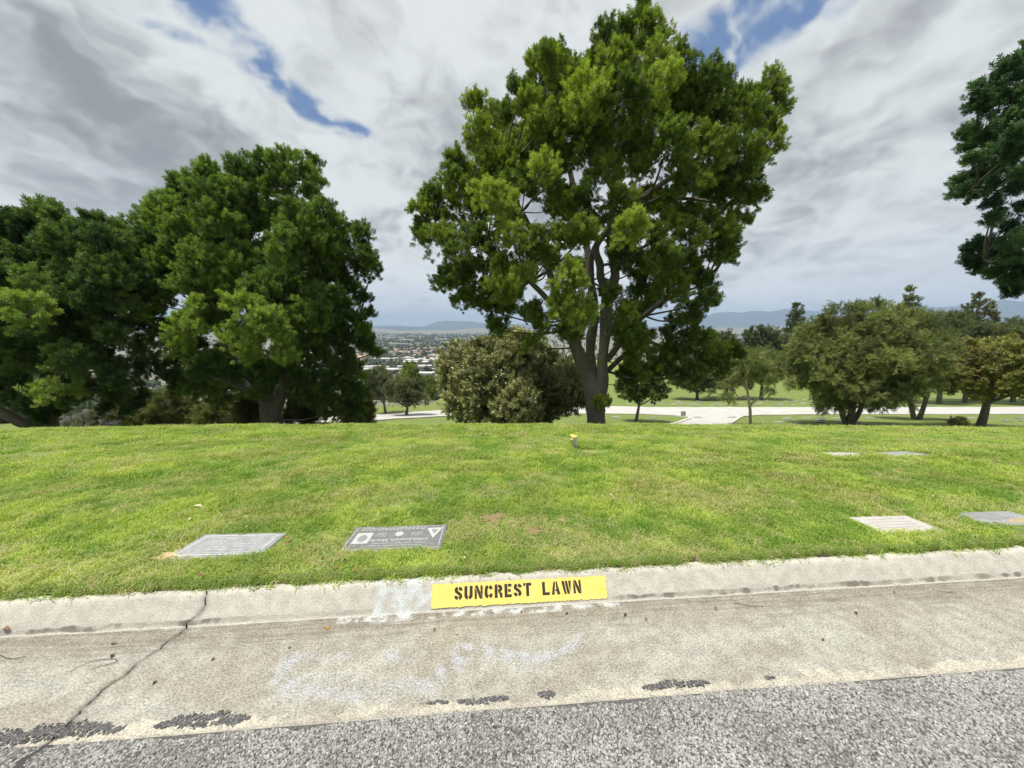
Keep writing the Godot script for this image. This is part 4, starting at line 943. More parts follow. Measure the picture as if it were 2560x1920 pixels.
func make_lower_roads() -> void:
	var near := [[90, -40.5], [60, -39.8], [29, -39.1], [17, -38.8], [8, -38.2], [0, -36.8], [-6, -34.0], [-11.7, -29.4], [-20, -26.5], [-30, -27.5], [-46, -31]]
	var far := [[90, -47.5], [60, -46.3], [29, -46.0], [13, -46.2], [2, -45.6], [-8, -42.6], [-15.6, -39.2], [-24, -34.5], [-30, -34.0], [-38, -35], [-48, -38]]
	structure("lower_road", strip(near, far, 6, 0.03), M.pale_road, "pale cemetery road crossing below the hill")
	var left := [[8.0, -21.5], [12.9, -28.0], [16.3, -33.2], [17.5, -35.6], [17.0, -37.6], [14.2, -38.72]]
	var right := [[12.4, -20.5], [16.9, -28.0], [20.9, -33.5], [22.9, -36.2], [25.4, -38.2], [30.5, -39.10]]
	structure("side_road", strip(left, right, 8, 0.034), M.pale_road, "short pale side road joining the lower road")
	for e in [left, right]:
		structure("road_kerb", edging(e, 0.32, 0.10), M.pale_kerb, "pale kerb along the side road")
	structure("road_kerb", edging(near.slice(0, 3) + [[30.5, -39.1]], 0.25, 0.10), M.pale_kerb, "pale kerb along the lower road")
	structure("road_kerb", edging([[14.2, -38.72], [8, -38.2], [0, -36.8], [-6, -34.0], [-11.7, -29.4], [-20, -26.5], [-30, -27.5]], 0.25, 0.10), M.pale_kerb, "pale kerb along the curving lower road")
	structure("upper_path", strip([[70, -118], [130, -119]], [[70, -122], [130, -123]], 3, 0.25), M.pale_road, "pale strip of road on the slope beyond the lawns")

	# drains in the side road kerb
	for d in [[17.75, -34.6, "dark drain slot in the left kerb of the side road"], [21.0, -34.4, "dark drain slot in the right kerb of the side road"]]:
		var o := thing("drain", d[2], "drain", on_ground(d[0], d[1], 0.05))
		put("frame", slab_mesh(Vector3(0.45, 0.03, 0.16), 0.01), M.pale_kerb, o)
		var slot := put("slot", slab_mesh(Vector3(0.36, 0.012, 0.09), 0.004), M.iron, o)
		slot.position.y = 0.03
	# low block by the corner
	var p := thing("corner_block", "small grey block standing at the corner of the lower road", "marker post", on_ground(17.3, -36.6, 0.0))
	var body := put("body", slab_mesh(Vector3(0.2, 0.3, 0.13), 0.03), M.granite_mid, p)
	body.position.y = 0.3
	var foot := put("foot", slab_mesh(Vector3(0.27, 0.06, 0.2), 0.02), M.pale_kerb, p)
	foot.position.y = 0.05

# ------------------------------------------------------------------ grass
func tuft_mesh(blades: int, high: float, wide: float, radius: float, bend: float, seed_value: int) -> ArrayMesh:
	var r := RandomNumberGenerator.new()
	r.seed = seed_value
	var st := begin(false)
	for i in blades:
		var a := r.randf() * TAU
		var root := Vector3(cos(a), 0, sin(a)) * radius * sqrt(r.randf())
		var b := r.randf() * TAU
		var lean := Vector3(cos(b), 0, sin(b)) * bend * r.randf_range(0.3, 1.2)
		var h := high * r.randf_range(0.55, 1.15)
		var side := Vector3(-sin(b), 0, cos(b)) * wide * r.randf_range(0.35, 0.6)
		var mid := root + (Vector3(0, h * 0.6, 0) + lean * h * 0.4)
		var tip := root + Vector3(0, h * (1.0 - 0.25 * bend), 0) + lean * h
		for p in [root - side, mid - side * 0.8, mid + side * 0.8, root - side, mid + side * 0.8, root + side, mid - side * 0.8, tip, mid + side * 0.8]:
			st.add_vertex(p)
	return finish(st, false)

func in_slab(p: Vector3, grow: float) -> bool:
	for s in slabs:
		var q: Vector3 = p - s[0]
		var u := q.x * cos(s[3]) - q.z * sin(s[3])
		var v := q.x * sin(s[3]) + q.z * cos(s[3])
		var rough := 1.0 + 0.16 * bumps.get_noise_2d(p.x * 260.0, p.z * 260.0) + 0.1 * bumps.get_noise_2d(p.x * 90.0, p.z * 90.0)
		if pow(absf(u) / (s[1] + grow), s[4]) + pow(absf(v) / (s[2] + grow), s[4]) < rough:
			return true
	return false

func make_grass() -> void:
	var dry := noise(FastNoiseLite.TYPE_SIMPLEX, 0.9, 4, 17)
	var lush := noise(FastNoiseLite.TYPE_SIMPLEX, 0.55, 3, 29)
	var tone := noise(FastNoiseLite.TYPE_SIMPLEX, 2.3, 3, 35)
	var bare := [[-0.16, -2.80, 0.15, 0], [0.16, -2.58, 0.12, 0], [-2.75, -2.95, 0.15], [1.62, -3.35, 0.20], [2.5, -4.7, 0.14, 0], [-2.24, -2.25, 0.11, 1], [-1.55, -2.45, 0.14], [-0.85, -2.1, 0.05], [0.85, -2.35, 0.12], [-2.7, -2.2, 0.16], [3.6, -4.3, 0.3], [1.5, -4.1, 0.18], [-0.7, -4.6, 0.25], [-7.0, -5.3, 0.5], [-3.4, -2.4, 0.2], [3.1, -3.95, 0.15]]
	var green_a := Color(0.19, 0.345, 0.04)
	var green_b := Color(0.54, 0.64, 0.14)
	var olive := Color(0.33, 0.39, 0.10)
	var straw := Color(0.64, 0.57, 0.33)
	var bands := [[0.125, 2.3, 15000, 0.050, 0.0046, 0.05], [2.3, 5.0, 17000, 0.066, 0.0068, 0.07], [5.0, 10.8, 30000, 0.075, 0.0105, 0.10]]
	for q in bare:
		if q.size() < 4:
			continue
		var st := begin()
		var n := 28
		var rim := []
		for k in n:
			var a := TAU * k / n
			var r: float = q[2] * (0.55 + 0.45 * tone.get_noise_2d(cos(a) * 0.5 + q[0] * 5.0, sin(a) * 0.5))
			rim.append(on_ground(q[0] + cos(a) * r * 1.3, q[1] + sin(a) * r, 0.006))
		for k in n:
			for p in [on_ground(q[0], q[1], 0.009), rim[k], rim[(k + 1) % n]]:
				st.add_vertex(p)
		structure("bare_earth", finish(st), M.sand if q[3] == 1 else M.earth, "bare worn patch of earth in the lawn")
	for b in bands.size():
		var band: Array = bands[b]
		for variant in 2:
			var places := []
			var tints := PackedColorArray()
			var mesh := tuft_mesh(24, band[3] * (1.0 if variant == 0 else 0.72), band[4], band[5], 0.75 if variant == 0 else 1.25, 60 + b * 5 + variant)
			for k in band[2]:
				var t := sqrt(rng.randf_range(band[0] * band[0], band[1] * band[1])) if b > 0 else rng.randf_range(band[0], band[1])
				var s := rng.randf_range(-1, 1) * (t + KERB_AT) * 1.62 + (0.12 * t)
				var p := kerb_point(s, t, 0)
				if in_slab(p, 0.012):
					continue
				p.y = ground(p.x, p.z) - 0.004
				var d := dry.get_noise_2d(p.x, p.z)
				var l := lush.get_noise_2d(p.x, p.z)
				var nearness := 1.0 - smoothstep(0.1, 1.6, t)
				var dryness := clampf(0.2 + 1.0 * (d - 0.06) + 0.26 * nearness, 0.04, 0.9)
				var worn := 0.0
				for q in bare:
					var far: float = Vector2(p.x - q[0], p.z - q[1]).length() / q[2]
					worn = maxf(worn, 1.0 - far + 0.5 * tone.get_noise_2d(p.x * 3.0, p.z * 3.0))
				if worn > 0.05 and rng.randf() < clampf(worn * 1.3, 0, 0.75):
					continue
				dryness = clampf(dryness + maxf(worn, 0.0) * 0.6, 0, 0.95)
				if t < 0.16 and rng.randf() < 0.35:
					continue
				var c := green_a.lerp(green_b, clampf(0.48 + 0.7 * l + 0.6 * tone.get_noise_2d(p.x, p.z) + rng.randf_range(-0.45, 0.45), 0, 1))
				c = c.lerp(olive, clampf(0.12 + 0.9 * dry.get_noise_2d(p.x * 0.7 + 30.0, p.z * 0.7) + rng.randf_range(-0.25, 0.25), 0, 1))
				if rng.randf() < dryness * 0.7:
					c = c.lerp(straw, rng.randf_range(0.35, 0.95))
				var high := rng.randf_range(0.7, 1.2) * (1.0 + 0.45 * l) * (1.0 + 0.5 * tone.get_noise_2d(p.x + 9.0, p.z)) * (1.0 - 0.35 * nearness) * (1.0 - 0.4 * clampf(worn + 0.2, 0, 1))
				if in_slab(p, 0.06):
					high *= 0.62
				var wide := rng.randf_range(0.85, 1.2)
				var basis_here := Basis(Vector3.UP, rng.randf() * TAU) * Basis.from_scale(Vector3(wide, high, wide))
				places.append(Transform3D(Basis.from_euler(Vector3(rng.randf_range(-0.25, 0.25), 0, rng.randf_range(-0.25, 0.25))) * basis_here, p))
				tints.append(c)
			var o := scatter("grass", mesh, M.blade, places, tints)
			tag(o, ["short worn grass along the kerb", "green mown grass around the stones", "bright green grass up to the brow"][b], "grass")
			o.set_meta("kind", "stuff")
	# a fringe hanging over the back of the kerb
	var fringe_places := []
	var fringe_tints := PackedColorArray()
	for k in 5200:
		var s := rng.randf_range(-5.5, 6.0)
		var t := 0.128 + absf(rng.randfn(0, 0.03)) + 0.018 * tone.get_noise_1d(s * 1.4)
		if dry.get_noise_1d(s * 2.5) > 0.32 and rng.randf() < 0.7:
			continue
		var p := kerb_point(s, t, 0)
		p.y = maxf(ground(p.x, p.z), 0.113)
		var lean := Basis(along, -rng.randf_range(-0.7, 0.2))
		var size := rng.randf_range(0.6, 1.15)
		fringe_places.append(Transform3D(lean * Basis(Vector3.UP, rng.randf() * TAU).scaled(Vector3(size, size, size)), p))
		fringe_tints.append(green_a.lerp(olive, rng.randf()).lerp(straw, rng.randf() * 0.75 if rng.randf() < 0.3 else 0.0))
	var fr := scatter("grass_fringe", tuft_mesh(20, 0.036, 0.004, 0.025, 0.9, 71), M.blade, fringe_places, fringe_tints)
	tag(fr, "fringe of grass hanging over the back edge of the kerb", "grass")
	fr.set_meta("kind", "stuff")
	# taller seed stalks here and there
	var places := []
	var tints := PackedColorArray()
	var stalk := tuft_mesh(7, 0.11, 0.0042, 0.03, 0.6, 99)
	for k in 2600:
		var t := pow(rng.randf(), 0.7) * 8.6 + 0.3
		var p := kerb_point(rng.randf_range(-1, 1) * (t + KERB_AT) * 1.5, t, 0)
		if in_slab(p, 0.03) or lush.get_noise_2d(p.x, p.z) < -0.05:
			continue
		p.y = ground(p.x, p.z)
		places.append(Transform3D(Basis(Vector3.UP, rng.randf() * TAU).scaled(Vector3.ONE * rng.randf_range(0.6, 1.25)), p))
		tints.append(green_b.lerp(straw, rng.randf() * 0.5))
	var o := scatter("grass_stalks", stalk, M.blade, places, tints)
	tag(o, "taller grass stalks standing out of the lawn", "grass")
	o.set_meta("kind", "stuff")

# ------------------------------------------------------------------ grave markers
func marker(label: String, x: float, z: float, half: Vector2, turn: float, m: Material, lift := 0.006, soft := 7.0, group := "grave markers set in the near lawn") -> Node3D:
	var o := thing("grave_marker", label, "grave marker", on_ground(x, z, lift), group)
	o.basis = slope_basis(x, z, turn)
	var s := put("slab", slab_mesh(Vector3(half.x, 0.05, half.y), 0.006), m, o)
	s.position.y = -0.05
	slabs.append([Vector3(x, 0, z), half.x - 0.012, half.y - 0.008, turn, soft])
	return o

func words(o: Node3D, called: String, text: String, size: float, x: float, z: float, m: Material, italic := false) -> void:
	# engraved writing that reads from the far side of the stone; x to the viewer's right, z towards the viewer
	var t := TextMesh.new()
	var f := SystemFont.new()
	f.font_names = PackedStringArray(["Droid Serif"])
	f.font_italic = italic
	f.font_weight = 700
	t.font = f
	t.text = text
	t.font_size = 32
	t.pixel_size = size / 32.0
	t.depth = 0.0012
	t.curve_step = 2.0
	var n := put(called, t, m, o)
	n.basis = Basis(Vector3(-1, 0, 0), Vector3(0, 0, 1), Vector3(0, 1, 0))
	n.position = Vector3(x, 0.0012, z)

func ring_of(o: Node3D, called: String, half: Vector2, wide: float, m: Material) -> void:
	var st := begin(false)
	for e in [[-half.x, -half.y, half.x, -half.y + wide], [-half.x, half.y - wide, half.x, half.y], [-half.x, -half.y + wide, -half.x + wide, half.y - wide], [half.x - wide, -half.y + wide, half.x, half.y - wide]]:
		quad(st, Vector3(e[0], 0, e[1]), Vector3(e[2], 0, e[1]), Vector3(e[2], 0, e[3]), Vector3(e[0], 0, e[3]))
	var n := put(called, finish(st, false), m, o)
	n.position.y = 0.0012

func flat_on(o: Node3D, called: String, pts: PackedVector2Array, m: Material, lift := 0.0012) -> void:
	var st := begin(false)
	for i in Geometry2D.triangulate_polygon(pts):
		st.add_vertex(Vector3(pts[i].x, lift, pts[i].y))
	put(called, finish(st, false), m, o)

func make_markers() -> void:
	# worn stone on the left
	var a := marker("worn pale grey grave marker with a rubbed inscription, left of the lettered stone", -1.95, -2.37, Vector2(0.30, 0.165), 0.02, M.granite_pale, 0.004, 2.6)
	ring_of(a, "border", Vector2(0.265, 0.135), 0.012, M.chalk)
	ring_of(a, "inner_border", Vector2(0.238, 0.108), 0.005, M.chalk)
	for i in 5:
		var st := begin(false)
		var x := -0.19
		while x < 0.17:
			var w := rng.randf_range(0.006, 0.02)
			if rng.randf() < 0.72:
				var z := -0.08 + i * 0.038
				var h := rng.randf_range(0.008, 0.017)
				quad(st, Vector3(x, 0, z), Vector3(x + w, 0, z), Vector3(x + w + 0.007, 0, z - h), Vector3(x + 0.007, 0, z - h))
			x += w + 0.006
		var n := put("worn_line", finish(st, false), M.chalk, a)
		n.position.y = 0.0012
		n.set_meta("kind", "stuff")
	# the lettered stone
	var b := marker("dark grey grave marker with white upside-down lettering, triangle and portrait panel", -0.83, -2.465, Vector2(0.345, 0.185), 0.055, M.granite_dark)
	ring_of(b, "border", Vector2(0.322, 0.164), 0.005, M.engraved)
	words(b, "inscription", "John Joseph Mocha", 0.044, 0.02, 0.045, M.engraved, true)
	words(b, "inscription", "1970", 0.034, 0.135, -0.052, M.engraved)
	words(b, "inscription", "1997", 0.034, -0.115, -0.052, M.engraved)
	words(b, "inscription", "Nov 8", 0.021, 0.13, -0.018, M.engraved)
	words(b, "inscription", "July 22", 0.021, -0.115, -0.016, M.engraved)
	words(b, "inscription", "Cousin  Uncle  Nephew and Friend", 0.021, 0.04, 0.092, M.engraved)
	words(b, "inscription", "Beloved Son  Grandson  Brother", 0.023, 0.02, 0.124, M.engraved)
	flat_on(b, "portrait_panel", PackedVector2Array([Vector2(-0.29, -0.075), Vector2(-0.178, -0.075), Vector2(-0.178, 0.085), Vector2(-0.29, 0.085)]), M.engraved)
	var oval := PackedVector2Array()
	for k in 18:
		oval.append(Vector2(-0.234 + 0.032 * cos(TAU * k / 18), 0.01 + 0.05 * sin(TAU * k / 18)))
	flat_on(b, "portrait", oval, M.granite_mid, 0.0030)
	flat_on(b, "triangle", PackedVector2Array([Vector2(0.2, -0.125), Vector2(0.318, -0.13), Vector2(0.265, 0.035)]), M.engraved)
	flat_on(b, "triangle_emblem", PackedVector2Array([Vector2(0.237, -0.10), Vector2(0.286, -0.10), Vector2(0.262, -0.03)]), M.granite_mid, 0.0030)
	var leaf := PackedVector2Array()
	for k in 16:
		var rr := 0.036 if k % 2 == 0 else 0.024
		leaf.append(Vector2(0.012 + rr * cos(TAU * k / 16.0), -0.045 + rr * 1.2 * sin(TAU * k / 16.0)))
	flat_on(b, "leaf_emblem", leaf, M.engraved)
	for i in 2:
		var st := begin(false)
		var x := -0.28
		while x < 0.17:
			var w := rng.randf_range(0.012, 0.03)
			var z := -0.142 + i * 0.022
			quad(st, Vector3(x, 0, z - 0.005), Vector3(x + w, 0, z - 0.005), Vector3(x + w, 0, z + 0.005), Vector3(x, 0, z + 0.005))
			x += w + 0.008
		var n := put("pattern_row", finish(st, false), M.engraved, b)
		n.position.y = 0.0012
		n.set_meta("kind", "stuff")
	# two on the right
	var c := marker("plain whitish grave marker near the kerb, left of the right-hand pair", 2.905, -2.63, Vector2(0.235, 0.13), 0.03, M.granite_white)
	for i in 4:
		flat_on(c, "faint_line", PackedVector2Array([Vector2(-0.17, -0.07 + i * 0.045), Vector2(0.16, -0.075 + i * 0.045), Vector2(0.16, -0.068 + i * 0.045), Vector2(-0.17, -0.063 + i * 0.045)]), M.granite_faint)
	var d := marker("grey and white mottled grave marker at the right edge near the kerb", 3.83, -2.73, Vector2(0.26, 0.12), 0.03, M.granite_pale)
	flat_on(d, "dark_patch", PackedVector2Array([Vector2(-0.24, -0.10), Vector2(0.08, -0.10), Vector2(0.06, 0.02), Vector2(-0.1, 0.03), Vector2(-0.23, -0.01)]), M.granite_mid)
	flat_on(d, "stained_patch", PackedVector2Array([Vector2(0.0, 0.04), Vector2(0.22, 0.0), Vector2(0.24, 0.1), Vector2(-0.05, 0.105)]), M.granite_tan)
	# further row
	marker("small pale grave marker in the second row, left of two", 4.62, -4.97, Vector2(0.28, 0.15), 0.02, M.granite_white, 0.02)
	marker("small bluish grey grave marker in the second row, right of two", 5.36, -4.94, Vector2(0.28, 0.15), 0.02, M.granite_pale, 0.02)
	marker("tan grave marker half sunk in grass, in the middle of the lawn", -0.40, -4.72, Vector2(0.26, 0.13), 0.04, M.granite_tan, -0.012)
	marker("pale sunken grave marker at the left edge of the lawn", -7.2, -5.32, Vector2(0.42, 0.15), 0.0, M.granite_tan, -0.012)
	marker("grey grave marker in front of the flower cone, mostly hidden by grass", 1.25, -5.35, Vector2(0.27, 0.14), 0.0, M.granite_pale, -0.004)
	# rows of stones on the lawns below
	var proto := slab_mesh(Vector3(0.31, 0.05, 0.16), 0.008)
	for row in [[49.0, 16.0, 56.0, 0], [51.6, 15.0, 58.0, 0], [54.2, 17.0, 60.0, 0], [57.4, 20.0, 62.0, 0], [61.0, 24.0, 60.0, 0], [65.5, 34.0, 62.0, 0], [29.6, 20.5, 27.0, 1], [31.8, 22.5, 31.0, 1], [34.0, 24.5, 50.0, 1], [30.5, 34.0, 44.0, 1], [33.0, 5.0, 13.0, 1]]:
		var x: float = row[1]
		while x < row[2]:
			x += 1.55
			if rng.randf() < (0.42 if row[3] == 0 else 0.55):
				continue
			var xx := x + rng.randf_range(-0.2, 0.2)
			var o := put("flat_gravestone", proto, [M.granite_white, M.granite_pale, M.granite_white][rng.randi() % 3])
			o.position = on_ground(xx, -row[0], 0.05)
			o.basis = slope_basis(xx, -row[0], 0.0)
			if row[3] == 0:
				tag(o, "small white flat gravestone in the %s row beyond the lower road" % {49.0: "first", 51.6: "second", 54.2: "third", 57.4: "fourth", 61.0: "fifth", 65.5: "sixth"}[row[0]], "gravestone", "gravestones beyond the lower road, row at %d m" % int(row[0]))
			else:
				tag(o, "small white flat gravestone on the grass before the lower road", "gravestone", "gravestones before the lower road")

func make_flowers() -> void:
	var o := thing("flower_cone", "small white paper cone of faded yellow flowers stuck in the lawn", "flowers", on_ground(1.01, -5.62, -0.02))
	o.rotation = Vector3(0.1, 0.3, 0.32)
	var st := begin()
	tube(st, [[0, 0.0, 0, 0.012], [0, 0.08, 0, 0.03], [0, 0.16, 0, 0.05], [0.01, 0.23, 0, 0.06]], 10, 0.3, 3.0)
	put("paper_wrap", finish(st), M.paper, o)
	st = begin()
	tube(st, [[0, -0.12, 0, 0.02], [0, -0.02, 0, 0.022], [0, 0.07, 0, 0.026]], 8)
	put("vase", finish(st), M.vase, o)
	for k in 6:
		var f := begin(false)
		var c := Vector3(rng.randf_range(-0.035, 0.04), 0.19 + rng.randf() * 0.06, rng.randf_range(-0.03, 0.05))
		for n in 7:
			var a := TAU * n / 7.0
			var tip := c + Vector3(cos(a) * 0.034, 0.006 * (n % 2), sin(a) * 0.034)
			var side := Vector3(-sin(a), 0, cos(a)) * 0.012
			for p in [c, tip * 0.6 + c * 0.4 + side, tip, c, tip, tip * 0.6 + c * 0.4 - side]:
				f.add_vertex(p)
		put("flower", finish(f, false), M.petal, o)

func dry_leaf_mesh(seed_value: int) -> ArrayMesh:
	var r := RandomNumberGenerator.new()
	r.seed = seed_value
	var st := begin(false)
	var rim := []
	for k in 8:
		var u := k / 7.0
		rim.append([u, sin(PI * u) * r.randf_range(0.16, 0.26)])
	for k in 7:
		var a: Array = rim[k]
		var b: Array = rim[k + 1]
		var lift_a := 0.12 * sin(a[0] * 3.0)
		var lift_b := 0.12 * sin(b[0] * 3.0)
		quad(st, Vector3(a[0] - 0.5, lift_a, 0), Vector3(b[0] - 0.5, lift_b, 0), Vector3(b[0] - 0.5, lift_b + b[1] * 0.6, b[1]), Vector3(a[0] - 0.5, lift_a + a[1] * 0.6, a[1]))
		quad(st, Vector3(a[0] - 0.5, lift_a, 0), Vector3(b[0] - 0.5, lift_b, 0), Vector3(b[0] - 0.5, lift_b + b[1] * 0.5, -b[1]), Vector3(a[0] - 0.5, lift_a + a[1] * 0.5, -a[1]))
	return finish(st, false)

func make_litter() -> void:
	var meshes := [dry_leaf_mesh(1), dry_leaf_mesh(2), dry_leaf_mesh(3)]
	# in the gutter: s, t, size, tone
	for l in [[-0.985, -0.075, 0.035, 0], [-2.62, 0.012, 0.05, 1], [-2.02, -0.09, 0.035, 1], [-0.42, -0.13, 0.03, 1], [0.30, -0.075, 0.025, 2], [0.62, -0.11, 0.03, 2], [-1.45, -0.23, 0.022, 2], [-1.12, -0.19, 0.018, 2], [1.15, -0.10, 0.03, 1], [1.9, -0.2, 0.03, 2], [2.3, -0.06, 0.028, 1], [-1.95, -0.17, 0.03, 2], [-0.55, -0.05, 0.018, 3], [-0.36, -0.08, 0.018, 3], [-0.30, -0.17, 0.02, 3], [-0.42, -0.22, 0.018, 3], [-0.47, -0.19, 0.016, 3], [0.05, -0.04, 0.02, 2], [-1.62, -0.34, 0.025, 2], [1.55, -0.36, 0.022, 2], [0.72, -0.15, 0.03, 1]]:
		var o := put("dry_leaf", meshes[rng.randi() % 3], [M.leaf_orange, M.leaf_brown, M.leaf_dark, M.leaf_pale][l[3]])
		o.position = kerb_point(l[0], l[1], 0.002 - 0.021 * (l[1] + 0.58) / 0.55)
		if l[1] > 0.0:
			o.position.y = 0.015
		o.basis = Basis.from_euler(Vector3(rng.randf_range(-0.2, 0.2), rng.randf() * TAU, rng.randf_range(-0.2, 0.2))).scaled(Vector3.ONE * l[2])
		tag(o, ["orange dry leaf lying in the gutter below the paint smear", "brown curled dry leaf lying in the gutter", "tiny dark dry leaf lying on the gutter pan", "tiny pale petal scrap lying in the gutter below the yellow panel"][l[3]], "leaf", "dry leaves lying in the gutter")
	# on the lawn
	for l in [[-1.52, -2.33, 0.09, 1], [-1.58, -2.42, 0.07, 0], [-1.97, -2.57, 0.045, 3], [-1.03, -2.1, 0.05, 2], [-0.3, -2.13, 0.04, 3], [3.75, -3.12, 0.05, 3], [-1.05, -2.02, 0.06, 1], [-0.92, -2.0, 0.06, 1], [-1.8, -1.96, 0.06, 1], [-2.55, -2.75, 0.06, 3], [-2.7, -3.0, 0.1, 3], [0.9, -3.2, 0.04, 3], [2.4, -3.0, 0.05, 3], [-0.1, -2.62, 0.05, 1]]:
		var o := put("dry_leaf", meshes[rng.randi() % 3], [M.leaf_orange, M.leaf_brown, M.leaf_dark, M.leaf_pale][l[3]])
		o.position = on_ground(l[0], l[1], 0.035)
		o.basis = Basis.from_euler(Vector3(rng.randf_range(-0.3, 0.3), rng.randf() * TAU, rng.randf_range(-0.3, 0.3))).scaled(Vector3.ONE * l[2] * 0.75)
		tag(o, ["orange dry leaf caught in the grass", "brown dry leaf caught in the grass", "black curled leaf lying in the grass", "pale dry leaf lying in the grass"][l[3]], "leaf", "dry leaves lying in the grass")
	# twigs
	for l in [[[-2.06, -0.25], [-2.02, -0.2], [-1.93, -0.19], [-1.90, -0.21], [-1.97, -0.24], "bent dark twig loop lying on the gutter, left of the crack"], [[-2.5, -0.12], [-2.42, -0.15], [-2.36, -0.14], "thin twig lying in the gutter at the far left"], [[1.28, -0.07], [1.36, -0.1], [1.43, -0.11], "thin dark twig lying in the gutter right of the yellow panel"], [[2.55, -0.06], [2.62, -0.09], [2.66, -0.1], "short reddish twig lying in the gutter at the far right"], [[0.36, -0.09], [0.40, -0.1], [0.41, -0.14], [0.39, -0.17], "curled white string lying in the gutter below the panel"]]:
		var st := begin()
		var path := []
		for p in l.slice(0, l.size() - 1):
			var q := kerb_point(p[0], p[1], 0.004 - 0.021 * (p[1] + 0.58) / 0.55)
			path.append([q.x, q.y, q.z, 0.0012])
		tube(st, path, 5)
		var o := put("string" if l[-1].contains("string") else "twig", finish(st), M.vase if l[-1].contains("string") else M.leaf_dark)
		tag(o, l[-1], "string" if l[-1].contains("string") else "twig")

# ------------------------------------------------------------------ planting
func make_trees() -> void:
	var fern := {"sprig": sprig_mesh(24, 0.085, 0.025, 1.1, 0.13, 3), "leaf": tinted(0.55, Color(0.85, 0.95, 0.45)), "bark": M.bark, "size": 1.05, "tuft": 0.30, "density": 5.8, "per": 10, "lean": Vector3(0, 0.75, 0), "dark": Color(0.077, 0.129, 0.034), "light": Color(0.369, 0.431, 0.078), "lobe": 0.9, "fresh_lit": Color(0.40, 0.46, 0.13)}
	var o := thing("fern_pine", "tall spreading dark green tree with forked grey trunk, in the middle", "tree", BASE_A, "large trees on the brow of the lawn")
	wood(o, MAIN_LIMBS, M.bark, 14)
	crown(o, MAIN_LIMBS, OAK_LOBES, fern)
	var second := fern.duplicate()
	second.dark = Color(0.060, 0.116, 0.041)
	second.light = Color(0.293, 0.393, 0.087)
	second.tuft = 0.34
	second.size = 1.2
	o = thing("fern_pine", "broad dense dark green tree left of the gap with the town view", "tree", BASE_B, "large trees on the brow of the lawn")
	wood(o, SECOND_LIMBS, M.bark, 14)
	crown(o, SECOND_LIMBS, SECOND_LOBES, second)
	second = second.duplicate()
	second.dark = Color(0.049, 0.099, 0.044)
	second.light = Color(0.248, 0.333, 0.096)
	o = thing("fern_pine", "dark tree with a low leaning branch, at the left edge", "tree", BASE_C, "large trees on the brow of the lawn")
	wood(o, THIRD_LIMBS, M.bark, 14)
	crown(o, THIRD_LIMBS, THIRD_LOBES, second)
	second = second.duplicate()
	second.dark = Color(0.037, 0.093, 0.068)
	second.light = Color(0.135, 0.227, 0.096)
	second.tuft = 0.27
	second.size = 0.95
	o = thing("fern_pine", "tree reaching in from the right edge with bluish green hanging boughs", "tree", BASE_D, "large trees on the brow of the lawn")
	wood(o, RIGHT_LIMBS, M.bark, 12)
	crown(o, RIGHT_LIMBS, RIGHT_LOBES, second)

	var broad := sprig_mesh(13, 0.085, 0.042, 1.05, 0.14, 5)
	var narrow := sprig_mesh(16, 0.12, 0.022, 0.8, 0.2, 7)
	var leafy := tinted(0.5, Color(0.75, 0.85, 0.5))
	var gloss := tinted(0.33, Color(0.5, 0.55, 0.35))
	var grey_green := {"sprig": broad, "leaf": gloss, "bark": M.bark, "size": 1.5, "tuft": 0.34, "density": 4.0, "per": 8, "lean": Vector3(0, 0.6, 0), "dark": Color(0.105, 0.129, 0.050), "light": Color(0.392, 0.406, 0.175), "lobe": 0.95, "odd": Color(0.30, 0.22, 0.10), "odd_share": 0.03}
	small_tree("leathery_shrub", "big rounded grey-green shrub with glossy leaves behind the tall tree", Vector3(-0.15, -4.0, -20.0), Vector3(0.0, 2.55, 0), 4.7, 2.95, 80, grey_green, 5, 0.12, "", "shrub", 0.75)
	var dusky := grey_green.duplicate()
	dusky.leaf = leafy
	dusky.sprig = narrow
	dusky.dark = Color(0.079, 0.095, 0.055)
	dusky.light = Color(0.231, 0.245, 0.133)
	dusky.odd_share = 0.0
	dusky.size = 1.6
	dusky.tuft = 0.4
	dusky.lobe = 0.62
	small_tree("round_tree", "small round grey-green tree on a short trunk beside the curving road", Vector3(-10.79, -7.35, -37.0), Vector3(0.04, 2.35, 0), 2.5, 1.85, 34, dusky, 1, 0.17)
	small_tree("round_tree", "narrow grey-green tree just left of the small round tree by the road", Vector3(-13.94, -7.9, -40.0), Vector3(-0.5, 3.0, 0), 1.8, 2.35, 26, dusky, 1, 0.17)
	var lime := dusky.duplicate()
	lime.dark = Color(0.131, 0.164, 0.048)
	lime.light = Color(0.378, 0.420, 0.140)
	small_tree("pointed_tree", "pale green pointed tree rising behind the two grey-green trees", Vector3(-14.0, -9.4, -50.0), Vector3(0.2, 4.6, 0), 1.3, 1.9, 20, lime, 1, 0.15)
	small_tree("yellow_shrub", "yellow-green shrub below the town view beside the big shrub", Vector3(-12.9, -10.9, -55.0), Vector3(0.2, 3.6, 0), 2.2, 2.2, 22, lime, 2, 0.12, "", "shrub", 0.8)
	small_tree("yellow_shrub", "lower yellow-green shrub in front of the town view", Vector3(-17.5, -12.2, -62.0), Vector3(0.2, 2.6, 0), 2.8, 2.0, 22, lime, 2, 0.12, "", "shrub", 0.8)
	# under and beyond the left trees
	var bushy := dusky.duplicate()
	bushy.dark = Color(0.099, 0.107, 0.048)
	bushy.light = Color(0.308, 0.308, 0.133)
	bushy.size = 1.35
	bushy.tuft = 0.3
	bushy.lobe = 0.5
